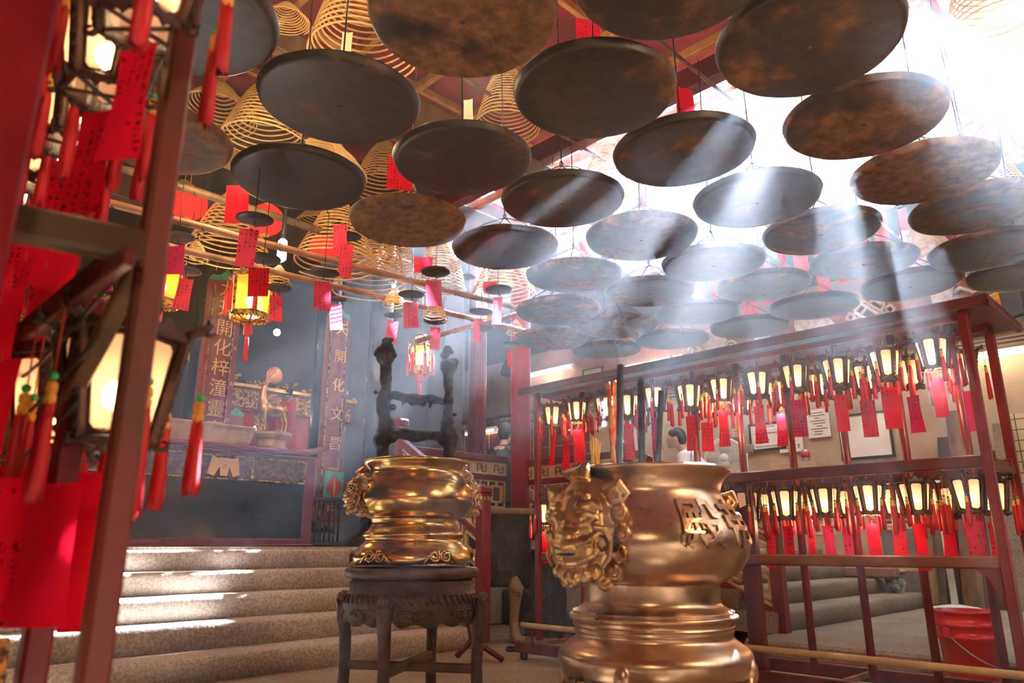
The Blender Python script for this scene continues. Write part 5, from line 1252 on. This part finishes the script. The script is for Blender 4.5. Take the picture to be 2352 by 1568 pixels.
relief(3.93, 3.70, 'grey plaster relief of two round drums above the rack roof', drums, .82); relief(3.17, 3.72, 'grey plaster endless knot relief above the rack roof', knot, .9)
relief(2.33, 3.86, 'grey plaster vase relief with curling ribbons above the rack end', gourd); relief(4.72, 3.62, 'grey plaster scroll relief in the haze under pale trays', scroll); relief(5.5, 3.66, 'grey plaster fan relief partly hidden in the incense smoke', fan_); relief(6.9, 3.45, 'grey plaster curl relief beside the tallest black incense stick', scroll, .8)
# wooden struts leaning under the reliefs
for k, (x0, y0, x1, y1) in enumerate(((1606,788,1630,845),(1540,815,1550,855))):
    b = MB(); a = at_u(x0, y0, 9.7); c = at_u(x1, y1, 9.7); b.bar((0,0,0), c-a, .06, .04, .004); o = b.build('wooden_strut', M['cream'], loc=a); tag(o, 'pale %s wooden strut standing against the wall in the smoke' % ('longer','shorter')[k], 'board')
# red hanging banners under the eaves, with a carved lion mask
for k in range(15):
    v = 1.75 + .27*k; w = .13 + .05*((k*7) % 3); h = .55 + .12*((k*5) % 4)
    b = MB(); b.grid(4, 8, lambda i, j: Vector(((i-.5)*w, .015*math.sin(i*9 + k), -h*j)))
    b.m = 1; b.bar((-w/2-.01,0,0), (w/2+.01,0,0), .015, .015)
    o = b.build('hanging_banner', [M['ribbon_red'] if k % 3 else M['tag_red'], M['dark_wood']], loc=W(9.62, v, 4.95 - .04*(k % 3)), rz=R45 - PI/2); tag(o, 'red cloth strip hung high on the wall behind the trays, %s from the rack end' % ORD[k], 'banner', 'red strips under the eaves')
b = MB(); b.bar((9.62, 1.5, 5.0), (9.62, 5.9, 5.0), .03, .03); o = struct(b, 'ceiling_banner_rail', M['dark_wood'])
b = lion_head(); b.v = [(x*.26*.7, y*.26, z*.3) for x, y, z in b.v]; o = b.build('carved_lion', M['plaster'], loc=W(9.5, 2.33, 4.35)); o.rotation_euler = (0, 0, R45 + PI); remesh(o, .014, 2); tag(o, 'grey carved lion mask among the red strips under the eaves', 'carving')
# floodlight
t = thing('flood_light', 'black box floodlight with amber glass, high above the rack end', 'lamp', at_u(2312, 700, 8.6), R45 - PI/2 - .5)
b = MB(); b.box((0,0,0), (.52,.28,.40), .02); b.build('housing', M['black'], t); b = MB(); b.box((-.08,-.145,-.02), (.28,.02,.26), .004); b.build('amber_glass', mat('amber', (.5,.22,.02), (.7,.36,.05), 12, .15, .6, bump=.6, bscale=20), t); b = MB(); b.tube([(0,.14,0),(0,.4,.05),(0,.9,.05)], .02, 8); b.build('mount_arm', M['black'], t)
t = thing('flood_light', 'small black floodlight fixed beside the slim pillar', 'lamp', at_d(1168, 846, 9.0), 0)
b = MB(); b.box((0,0,0), (.16,.10,.22), .02, Matrix.Rotation(.3, 3, 'Y')); b.build('housing', M['black'], t); b = MB(); b.tube([(0,.05,0),(0,.2,.1)], .015, 6); b.build('mount_arm', M['black'], t)
# posters, boards, calendar, small things on the wall behind the rack
def board(x, y, w, h, name, lab, cat, m, frame=None, lines=None, u=9.86):
    t = thing(name, lab, cat, at_u(x, y, u), R45 - PI/2)
    b = MB(); b.box((0,0,0), (w,.012,h), .002); b.build('sheet', M[m], t)
    if frame: b = MB(); [b.box(c, s, .004) for c, s in (((0,-.004,h/2),(w+.04,.03,.03)),((0,-.004,-h/2),(w+.04,.03,.03)),((w/2,-.004,0),(.03,.03,h)),((-w/2,-.004,0),(.03,.03,h)))]; b.build('frame', M[frame], t)
    if lines:
        b = MB()
        for i in range(lines): z = h*.38 - h*.76*i/max(1, lines-1); ww = w*(.5 + .28*math.sin(i*2.3)); b.box((-w*.05*math.sin(i),-.008,z), (ww,.003,h*.02))
        b.build('print_rows', M['hair'], t)
    return t
board(1988, 1000, .62, .56, 'notice_board', 'large framed white notice board on the wall behind the rack', 'notice board', 'poster', 'black')
board(1815, 1003, .34, .42, 'wall_calendar', 'white wall calendar with green print behind the rack', 'calendar', 'poster', None, 0)
t = board(1880, 972, .30, .38, 'paper_notice', 'plain white typed notice beside the wall calendar', 'notice', 'poster', None, 9)
board(1762, 1002, .5, .36, 'picture_board', 'wide pinned-up board of photos left of the wall calendar'.replace('left of', 'next to'), 'notice board', 'poster', 'black', 4)
board(1695, 982, .2, .26, 'paper_notice', 'small yellowish notice above the round fan', 'notice', 'label_paper', None, 5)
board(1362, 872, .42, .4, 'paper_notice', 'tilted pinkish notice on the wall beside the burnt joss sticks', 'notice', 'cream', 'dark_wood', 8)
b = MB(); b.grid(3, 3, lambda i, j: Vector(((i-.5)*.26, 0, (j-.5)*.06))); 
cal = bpy.data.objects['wall_calendar']
text('8', .24, M['bell_green'], cal, (0, -.012, .06), (PI/2,0,0), .001, 'calendar_number'); b = MB()
for k in range(5): b.box((-.11 + .055*k, -.009, -.12), (.03,.003,.02)); b.box((-.11 + .055*k, -.009, -.15), (.03,.003,.012))
b.build('calendar_print', M['bell_green'], cal)
t = thing('switch_box', 'small grey metal wall box with a hanging wire', 'box', at_u(1722, 1030, 9.84), R45 - PI/2); b = MB(); b.box((0,0,0), (.12,.08,.12), .01); b.build('case', M['steel'], t); b = MB(); b.tube([(-.03,-.03,-.06),(-.04,-.03,-.3),(-.02,-.03,-.5)], .006, 6); b.build('hanging_wire', M['white_paint'], t)
t = thing('drink_can', 'silver and red can standing on the carton behind the rack', 'can', at_u(1852, 1062, 9.5), 0); b = MB(); b.lathe([(.05,0),(.055,.01),(.055,.15),(.045,.17),(0,.17)], 16); b.build('body', M['steel'], t); b = MB(); b.lathe([(.056,.06),(.056,.14)], 16); b.build('label_band', M['ribbon_red'], t)
p = at_u(1852, 1062, 9.5); t = thing('carton', 'plain brown carton on the ledge under the silver can', 'box', (p.x, p.y, p.z), R45); b = MB(); b.box((0,.1,-.11), (.4,.62,.21), .006); b.build('body', M['cardboard'], t); b = MB(); b.box((0,.1,-.004), (.41,.06,.004)); b.build('tape', M['poster'], t)
b = MB(); b.box((9.55, 4.35, p.z - .24), (.7, 2.4, .05), .005); b.box((9.55, 4.35, (p.z-.24+.75)/2), (.5, 2.2, p.z-.26-.75)); o = b.build('wall_counter', M['cardboard'], rz=R45); tag(o, 'tan counter ledge along the wall behind the rack', 'counter')
# pedestal fan
t = thing('pedestal_fan', 'round grey pedestal fan facing out behind the rack rods', 'fan', at_u(1666, 1052, 8.2), R45 - PI/2 + .35)
b = MB(); R = .24
for rr, y in ((R,0),(R*.97,-.05),(R*.97,.06)): b.tube([(rr*math.cos(a), y, rr*math.sin(a)) for a in [k*PI/20 for k in range(40)]], .007, 6, closed=True)
for k in range(48):
    a = k*PI/24; q = Vector((math.cos(a),0,math.sin(a))); b.tube([q*.05 + Vector((0,-.08,0)), q*R*.7 + Vector((0,-.075,0)), q*R], .0022, 4); b.tube([q*.05 + Vector((0,.1,0)), q*R*.7 + Vector((0,.09,0)), q*R], .0022, 4)
b.build('guard_grille', M['white_paint'], t)
for k in range(4):
    b = MB(); b.ell((.12*math.cos(k*PI/2), 0, .12*math.sin(k*PI/2)), (.10,.012,.06), 12, 8, Matrix.Rotation(-k*PI/2, 3, 'Y')); b.build('blade', M['grey_plastic'], t)
b = MB(); b.ell((0,-.08,0), (.05,.012,.05)); b.build('hub', M['white_paint'], t); b = MB(); b.tube([(0,.05,0),(0,.2,0)], .07, 14); b.build('motor', M['grey_plastic'], t); zf = t.location.z
b = MB(); b.tube([(0,.12,-.05),(0,.12,.77-zf)], .02, 10); b.lathe([(.2,.75-zf),(.2,.77-zf),(.05,.80-zf),(0,.8-zf)], 24, (0,.12,0)); b.build('stand', M['grey_plastic'], t)
# person bending over the counter behind the rack
def person(loc, rz, lab, top='shirt'):
    t = thing('person', lab, 'person', loc, rz)
    b = MB()                                         # +X is the way the person faces; origin on the platform; seated
    b.tube([(0,0,.50),(.02,0,.7),(.08,0,.92),(.12,0,1.06)], [.17,.15,.17,.12], 14); b.ell((.11,0,1.02), (.11,.20,.08))
    b.tube([(.13,0,1.08),(.19,0,1.17)], [.055,.05], 10); b.ell((.235,0,1.25), (.10,.078,.115), 16, 12)
    b.ell((.325,0,1.235), (.022,.016,.022)); b.tube([(.31,-.025,1.19),(.325,0,1.188),(.31,.025,1.19)], .009, 6); b.ell((.30,0,1.165), (.03,.04,.03))
    for s in (-1, 1):
        b.ell((.225,s*.078,1.245), (.02,.012,.03)); b.ell((.318,s*.032,1.265), (.012,.014,.009))
        b.tube([(.1,s*.19,1.02),(.15,s*.25,.86),(.22,s*.27,.76)], [.062,.052,.044], 10); b.tube([(.22,s*.27,.76),(.36,s*.2,.77),(.5,s*.11,.79)], [.044,.036,.027], 10); b.ell((.54,s*.095,.79), (.045,.038,.02))
        for f in range(4): b.tube([(.56,s*(.075+.014*f),.79),(.60,s*(.07+.014*f),.788),(.625,s*(.07+.013*f),.778)], [.010,.0095,.008], 6)
        b.tube([(.53,s*.068,.79),(.56,s*.045,.785),(.585,s*.04,.78)], [.011,.010,.008], 6)
        b.tube([(0,s*.10,.5),(.22,s*.12,.50),(.40,s*.12,.48)], [.10,.085,.07], 12); b.tube([(.40,s*.12,.48),(.42,s*.12,.25),(.40,s*.12,.05)], [.07,.055,.042], 10); b.ell((.45,s*.12,.04), (.11,.045,.04))
    remesh(b.build('body', M['skin'], t), .011, 2)
    b = MB(); b.tube([(0,0,.46),(.02,0,.7),(.08,0,.92),(.125,0,1.08)], [.185,.165,.185,.10], 16); b.ell((.11,0,1.02), (.125,.215,.095))
    for s in (-1, 1): b.tube([(.1,s*.17,1.02),(.135,s*.235,.90)], [.085,.075], 12)
    remesh(b.build('white_shirt' if top == 'shirt' else 'dark_shirt', M[top], t), .012, 3)
    b = MB()
    b.ell((.215,0,1.285), (.108,.088,.10), 16, 10); b.ell((.17,0,1.25), (.07,.085,.09)); remesh(b.build('hair', M['hair'], t), .01, 2)
    b = MB()
    for s in (-1, 1): b.tube([(-.04,s*.10,.5),(.22,s*.12,.50),(.41,s*.12,.48),(.43,s*.12,.25),(.405,s*.12,.10)], [.13,.10,.085,.07,.06], 12)
    remesh(b.build('trousers', M['black'], t), .013, 2)
    b = MB(); b.box((-.02,0,.40), (.36,.36,.04), .01); 
    for x in (-.17,.13):
        for y in (-.15,.15): b.bar((x,y,0),(x,y,.4), .03, .03)
    return t
p = at_u(1600, 1035, 7.6); person(Vector((p.x, p.y, .75)), R45 + PI/2 + .5, 'person in white short-sleeved shirt bending over a counter behind the rack')
ws = thing('work_table', 'small wooden work table in front of the bending person', 'table', Vector((p.x, p.y, .75)) + Vector((-.32, .42, 0)) - Vector((.18,.02,0)), R45 + .5)
b = MB(); b.box((0,0,.69), (.7,.5,.04), .006); b.build('table_top', M['old_wood'], ws)
for x in (-.3,.3):
    for y in (-.2,.2): b = MB(); b.bar((x,y,0),(x,y,.675), .045, .045); b.build('leg', M['old_wood'], ws)
sk = thing('wooden_stool', 'plain wooden seat under the bending person', 'stool', Vector((p.x, p.y, .75)), R45 + PI/2 + .5)
b = MB(); b.box((0,0,.36), (.36,.36,.04), .006); b.build('seat', M['old_wood'], sk)
for x in (-.14,.14):
    for y in (-.14,.14): b = MB(); b.bar((x,y,0),(x,y,.345), .035, .035); b.build('leg', M['old_wood'], sk)
q = at_d(1146, 990, 9.3); hb = person(Vector((q.x, q.y, .75)), 1.2, 'dark-clothed, dark-haired person seen past the slim pillar behind the fence', 'black'); hb.scale = (1, 1, (q.z - .75)/1.25)
# things on the low floor behind the rack
FZ = .12
def fl_(x, y, z=FZ): return at_z(x, y, z)
M['smoke_plastic'] = mat('smoke_plastic', (.12,.10,.08), (.2,.165,.13), 8, .3)
t = thing('drawer_chest', 'stack of tan plastic-fronted drawers on the low floor behind the rack', 'drawers', W(9.55, 3.2 - .12, FZ) , R45 - PI/2)
for k in range(3):
    b = MB(); b.box((0,0,.23 + .46*k), (.56,.42,.44), .015); b.build('frame_unit', M['bamboo'], t)
    b = MB(); b.box((0,-.215,.22 + .46*k), (.48,.02,.34), .01); d = b.build('drawer', M['smoke_plastic'], t); b = MB(); b.box((0,-.235,.385 + .46*k), (.14,.03,.03), .008); b.build('handle', M['bamboo'], d)
t = thing('sign_pole', 'white round-based pole stand behind the rack beside the drawers', 'pole', fl_(2196, 1402), 0)
b = MB(); b.lathe([(.26,0),(.26,.02),(.22,.035),(.06,.06),(0,.06)], 36); b.build('base', M['white_paint'], t); b = MB(); b.tube([(0,0,.05),(0,0,1.5)], .035, 14); b.build('pole', M['white_paint'], t)
b = MB(); q = fl_(2163, 1385); b.tube([(0,0,0),(-.14,-.10,1.0)], .014, 8); o = b.build('yellow_rod', M['wax_yellow'], loc=q); tag(o, 'thin yellow rod leaning beside the white pole', 'rod')
def carton(u, v, z, w, d, h, lab, rz=0.0, strap=True):
    t = thing('carton', lab, 'box', W(u, v, z), R45 - PI/2 + rz); b = MB(); b.box((0,0,h/2), (w,d,h), .008); b.build('body', M['cardboard'], t)
    b = MB(); b.box((-w*.1,0,h/2), (.02,d+.006,h+.006)); b.build('strap', M['wax_yellow'] if strap else M['poster'], t); b = MB(); b.box((-w*.15,-d/2-.004,h*.75), (w*.3,.004,h*.25)); b.build('label_sheet', M['label_paper'], t)
carton(9.2, 3.62, .595, .8, .3, .5, 'big tan carton with yellow strap on the side steps'); carton(9.3, 3.95, .75 + .36, .7, .4, .4, 'upper tan carton partly behind red papers', .0, False); carton(9.35, 3.95, .75, .72, .42, .355, 'lower plain carton under another on the side landing', .0, False)
for k, (u, v, w) in enumerate(((8.9, 3.3, .7), (9.3, 3.29, .3))):
    b = MB(); b.box((0,0,.06), (w,.14,.12), .02); o = b.build('stone_block', M['brick_red'], loc=W(u, v, .437), rz=R45 - PI/2); tag(o, '%s reddish stone block resting on the side steps' % ('long','short')[k], 'block')
b = MB(); b.grid(18, 8, lambda i, j: Vector(((i-.5)*.34, (j-.5)*.12, .015 + .03*abs(noise.noise((i*5, j*4, 2)))))); o = b.build('crumpled_cloth', M['white_paint'], loc=W(7.6, 3.66, .5935), rz=R45 - PI/2); tag(o, 'crumpled white cloth left on a side step', 'cloth')
b = MB()
for k in range(14): b.ell((random.uniform(-.06,.06), random.uniform(-.05,.05), .08+.26*random.random()), (random.uniform(.03,.07),)*3, 8, 6)
o = b.build('rubbish_bag', mat('bag_film', (.05,.06,.06), (.4,.42,.4), 18, .2), loc=W(9.0, 3.02, FZ)); remesh(o, .014, 1); tag(o, 'crumpled clear and dark plastic bag beside the drawers', 'bag')
# buckets and cane in front of the low floor
def bucket(loc, lab, r=.16, h=.42):
    t = thing('bucket', lab, 'bucket', loc, .4, 'red buckets'); b = MB()
    b.lathe([(r*.78,.0),(r*.8,.01),(r*.93,h*.62),(r*1.02,h*.64),(r*1.02,h*.68),(r*.95,h*.69),(r*.96,h*.78),(r*1.05,h*.8),(r*1.05,h*.84),(r*.98,h*.85),(r*1.0,h*.96),(r*1.06,h*.97),(r*1.06,h),(r*.97,h),(r*.74,.02),(0,.02)], 40); b.build('pail', M['plastic_red'], t)
    b = MB(); b.tube([(r*1.06*math.cos(a), -r*1.12*math.sin(a), h*.72 - .17*math.sin(a)) for a in [k*PI/20 for k in range(21)]], .004, 6); b.build('wire_handle', M['steel'], t)
    for s in (-1, 1): b = MB(); b.box((s*r*1.03,0,h*.72), (.03,.04,.06), .008); b.build('handle_lug', M['plastic_red'], t)
bucket(W(5.04, 1.34, 0), 'red plastic bucket with wire handle behind the rack foot'); bucket(W(5.05, .86, 0), 'second red bucket further behind the rack end post')
b = MB(); p0 = W(4.86, .96, 0); b.tube([(0,0,0),(.0,.01,.3),(-.01,0,.5),(.0,.0,.58),(.03,.0,.61),(.06,0,.57)], [.017,.018,.018,.02,.02,.018], 10); o = b.build('walking_stick', mat('cane', (.35,.16,.06), (.5,.28,.13), 14, .5, bump=.2), loc=p0); tag(o, 'worn brown crook-handled stick standing at the rack end', 'stick')
# stone pedestal and tasselled cloth table behind the big burner
t = thing('stone_pedestal', 'dark carved stone pedestal behind the big burner and rack', 'pedestal', W(5.28, 4.8, 0), R45)
b = MB(); b.box((0,0,.05), (.40,.40,.10), .015); b.box((0,0,.14), (.32,.32,.08), .015); b.box((0,0,.42), (.24,.24,.5), .012); b.build('shaft', M['dark_stone'], t); b = MB(); b.box((0,0,.71), (.34,.34,.09), .02); b.build('cap', M['dark_stone'], t)
t = thing('side_table', 'low worn table edge behind the rack by the column foot', 'table', W(5.35, 4.2, 0), R45)
b = MB(); b.box((0,0,.80), (.5,.8,.05), .01); b.build('table_top', M['slab_stone'], t); b = MB(); b.box((0,0,.74), (.44,.74,.08), .006); b.build('apron', M['dark_wood'], t)
for x in (-.2,.2):
    for y in (-.34,.34): b = MB(); b.bar((x,y,0),(x,y,.71), .05, .05); b.build('leg', M['dark_wood'], t)
# red rake-like tool on the floor beside the stool
b = MB(); q = at_z(1155, 1515, .02); b.tube([(0,0,0),(-.22,.10,.12),(-.30,.14,.45)], [.02,.02,.018], 8); b.tube([(-.22,.10,.12),(-.32,.02,.02)], .02, 8); o = b.build('red_tool', M['red_wood'], loc=q); tag(o, 'small red painted tool lying by the stool leg', 'tool')
b = MB(); q = at_z(1200, 1490, .015); b.tube([(.12*math.cos(a), .06*math.sin(a), .01*math.sin(3*a)) for a in [k*PI/12 for k in range(24)]], .012, 6, closed=True); o = b.build('hose_coil', M['black'], loc=q); tag(o, 'black hose loop on the floor by the vat foot', 'hose')
t = thing('wall_clothes', '', 'x', (0,0,0)) if False else None

for k, (v, w, h, ln, m) in enumerate(((2.62,.14,1.9,.10,'dark_wood'),(2.42,.20,2.2,.06,'old_wood'),(2.18,.10,1.7,.12,'dark_wood'),(1.98,.16,2.0,.05,'slab_stone'))):
    b = MB(); b.bar((0,0,0), (ln,.22,h), w, .035, .004, up=(0,1,0)); o = b.build('leaning_board', M[m], loc=W(9.55, v, .12), rz=R45 - PI/2); tag(o, '%s leaning against the tiled wall, %s past the drawers' % (('narrow dark board','wide brown board','thin dark board','pale grey board')[k], ORD[k]), 'board', 'boards leaning on the wall')
# ================================================================ smoke curling off the burning sticks
m, nt, out = _nt('incense_smoke')
vs = N(nt, 'ShaderNodeVolumeScatter', Density=5.0, Anisotropy=.3); vs.inputs[0].default_value = (.86,.92,1,1); nt.links.new(vs.outputs[0], out.inputs['Volume']); M['smoke'] = m
def wisp(x, y, Y, H, lean, n, seed, lab):
    b = MB(); base = at_y(x, y, Y)
    for k in range(n):
        pts = []; rs = []; ph = random.uniform(0, 6.28)
        for i in range(34):
            t = i/33; q = Vector((lean*t + .11*t*noise.noise((t*4.5, k*1.7, seed)), .09*t*noise.noise((t*4.5, k*2.3, seed+5)), H*t*(.75 + .25*((k*5) % 7)/7)))
            q += Vector((math.cos(ph + t*11), math.sin(ph + t*11), 0))*.022*t; pts.append(q); rs.append((.003 + .017*t)*(1 + .5*noise.noise((t*8, k, 1)))*(1 - .75*max(0, t-.8)/.2))
        b.tube(pts, rs, 8)
    o = b.build('incense_smoke', M['smoke'], loc=base); o['kind'] = 'stuff'; o['label'] = lab
wisp(1425, 834, BY, .20, .05, 7, 2, 'grey blue smoke curling off the tallest burnt stick')
wisp(1370, 1002, BY + .12, .16, .03, 5, 9, 'thin smoke rising from the yellow joss sticks')
HAZE_D = .0105; SKY_S = 5.0; SUN_S = 145.0; EXPO = 0.12
LAMPS = []
LAMPS += [('hall_glow', W(2.5, 6.2, 2.8), 25, (1,.6,.25), .08), ('hall_glow', W(3.6, 9.6, 1.9), 30, (1,.5,.2), .08), ('hall_glow', W(.5, 6.5, 2.8), 30, (1,.6,.25), .08)]
for v, z in ((8.8, 3.75), (6.6, 3.5), (1.8, 2.85)): LAMPS += [('tube_glow', W(9.65, v, z), 20 if v > 3 else 7, (1,.82,.55), .12)]
LAMPS += [('rear_fill', W(-1.2, -.6, 2.0), 90, (1,.7,.42), .3)]  # unseen warm fill added behind the camera, no lamp stands there
LAMPS += [('side_fill', W(2.4, -.6, 2.2), 110, (1,.66,.36), .25)]  # unseen warm fill added beside the camera to lift steps and foreground
LAMPS += [('coil_fill', W(1.9, 4.4, 3.25), 45, (1,.74,.42), .1), ('coil_fill', W(1.2, 2.9, 3.6), 45, (1,.74,.42), .1), ('coil_fill', W(3.0, 3.2, 3.9), 45, (1,.8,.55), .1)]  # unseen fills added to brighten the coils and roof boards
# ================================================================ haze, sun, sky, lamps, camera
for nm, z0, z1, dens, lab in (('incense_haze', 1.27, 5.09, HAZE_D, 'blue incense haze hanging under the roof and around the trays'), ('incense_haze', .01, 1.268, HAZE_D*.3, 'thin clearer haze near the courtyard floor')):
    m, nt, out = _nt('haze')
    vs = N(nt, 'ShaderNodeVolumeScatter', Density=dens, Anisotropy=.62); vs.inputs[0].default_value = (.88,.91,1,1); nt.links.new(vs.outputs[0], out.inputs['Volume'])
    b = MB(); b.box((3.0, 4.2, (z0+z1)/2), (13.4, 14.0, z1-z0)); o = b.build(nm, m, rz=R45); o['kind'] = 'stuff'; o['label'] = lab
w = bpy.data.worlds.new('sky'); SC.world = w; w.use_nodes = True
bg = w.node_tree.nodes['Background']; bg.inputs[0].default_value = (.86,.94,1,1); bg.inputs[1].default_value = SKY_S
sl = bpy.data.lights.new('sun', 'SUN'); sl.energy = SUN_S; sl.color = (.78,.85,1); sl.angle = .012
so = bpy.data.objects.new('sun', sl); COL.objects.link(so)
az, el = math.radians(27), math.radians(37.5)
S = Vector((math.sin(az)*math.cos(el), math.cos(az)*math.cos(el), math.sin(el)))
so.rotation_euler = S.to_track_quat('Z', 'Y').to_euler()
pl = bpy.data.lights.new('skylight_portal', 'AREA'); pl.shape = 'RECTANGLE'; pl.size = SKY[1]-SKY[0]; pl.size_y = SKY[3]-SKY[2]; pl.cycles.is_portal = True
po = bpy.data.objects.new('skylight_portal', pl); COL.objects.link(po); po.location = W((SKY[0]+SKY[1])/2, (SKY[2]+SKY[3])/2, 5.3); po.rotation_euler = (0, 0, R45)
def lamp(name, loc, e, c, r=.03):
    l = bpy.data.lights.new(name, 'POINT'); l.energy = e; l.color = c; l.shadow_soft_size = r
    o = bpy.data.objects.new(name, l); COL.objects.link(o); o.location = loc; return o
_far = [p for p in GLOW if UV(p)[0] > 2]; _near = [p for p in GLOW if UV(p)[0] <= 2]
for p in _near[:3] + _near[6:8]: lamp('lantern_bulb', p, 4.0, (1,.62,.30), .02)
for p in _far[1::5]: lamp('lantern_bulb', p - Vector((0, 0, .12)), 5.0, (1,.62,.30), .03)
for n, loc, e, c, r in LAMPS: lamp(n, loc, e, c, r)
cd = bpy.data.cameras.new('camera'); cam = bpy.data.objects.new('camera', cd); COL.objects.link(cam)
cam.location = (0, 0, EYE); cam.rotation_euler = (PI/2 + PITCH, 0, 0)
cd.sensor_width = 36; cd.lens = FPX/2352*36; cd.clip_start = .05
cd.dof.use_dof = True; cd.dof.focus_distance = 5.0; cd.dof.aperture_fstop = 2.8
SC.camera = cam
SC.view_settings.view_transform = 'Standard'; SC.view_settings.look = 'None'; SC.view_settings.gamma = 1.0; SC.view_settings.use_curve_mapping = False
SC.view_settings.exposure = EXPO
cy = SC.cycles
cy.max_bounces = 5; cy.diffuse_bounces = 2; cy.glossy_bounces = 2; cy.transmission_bounces = 3; cy.transparent_max_bounces = 6; cy.volume_bounces = 0
cy.use_denoising = True; cy.caustics_reflective = False; cy.caustics_refractive = False; cy.sample_clamp_indirect = 6.0; cy.sample_clamp_direct = 0
cy.use_light_tree = True; cy.use_adaptive_sampling = True; cy.adaptive_threshold = .25; cy.adaptive_min_samples = 30
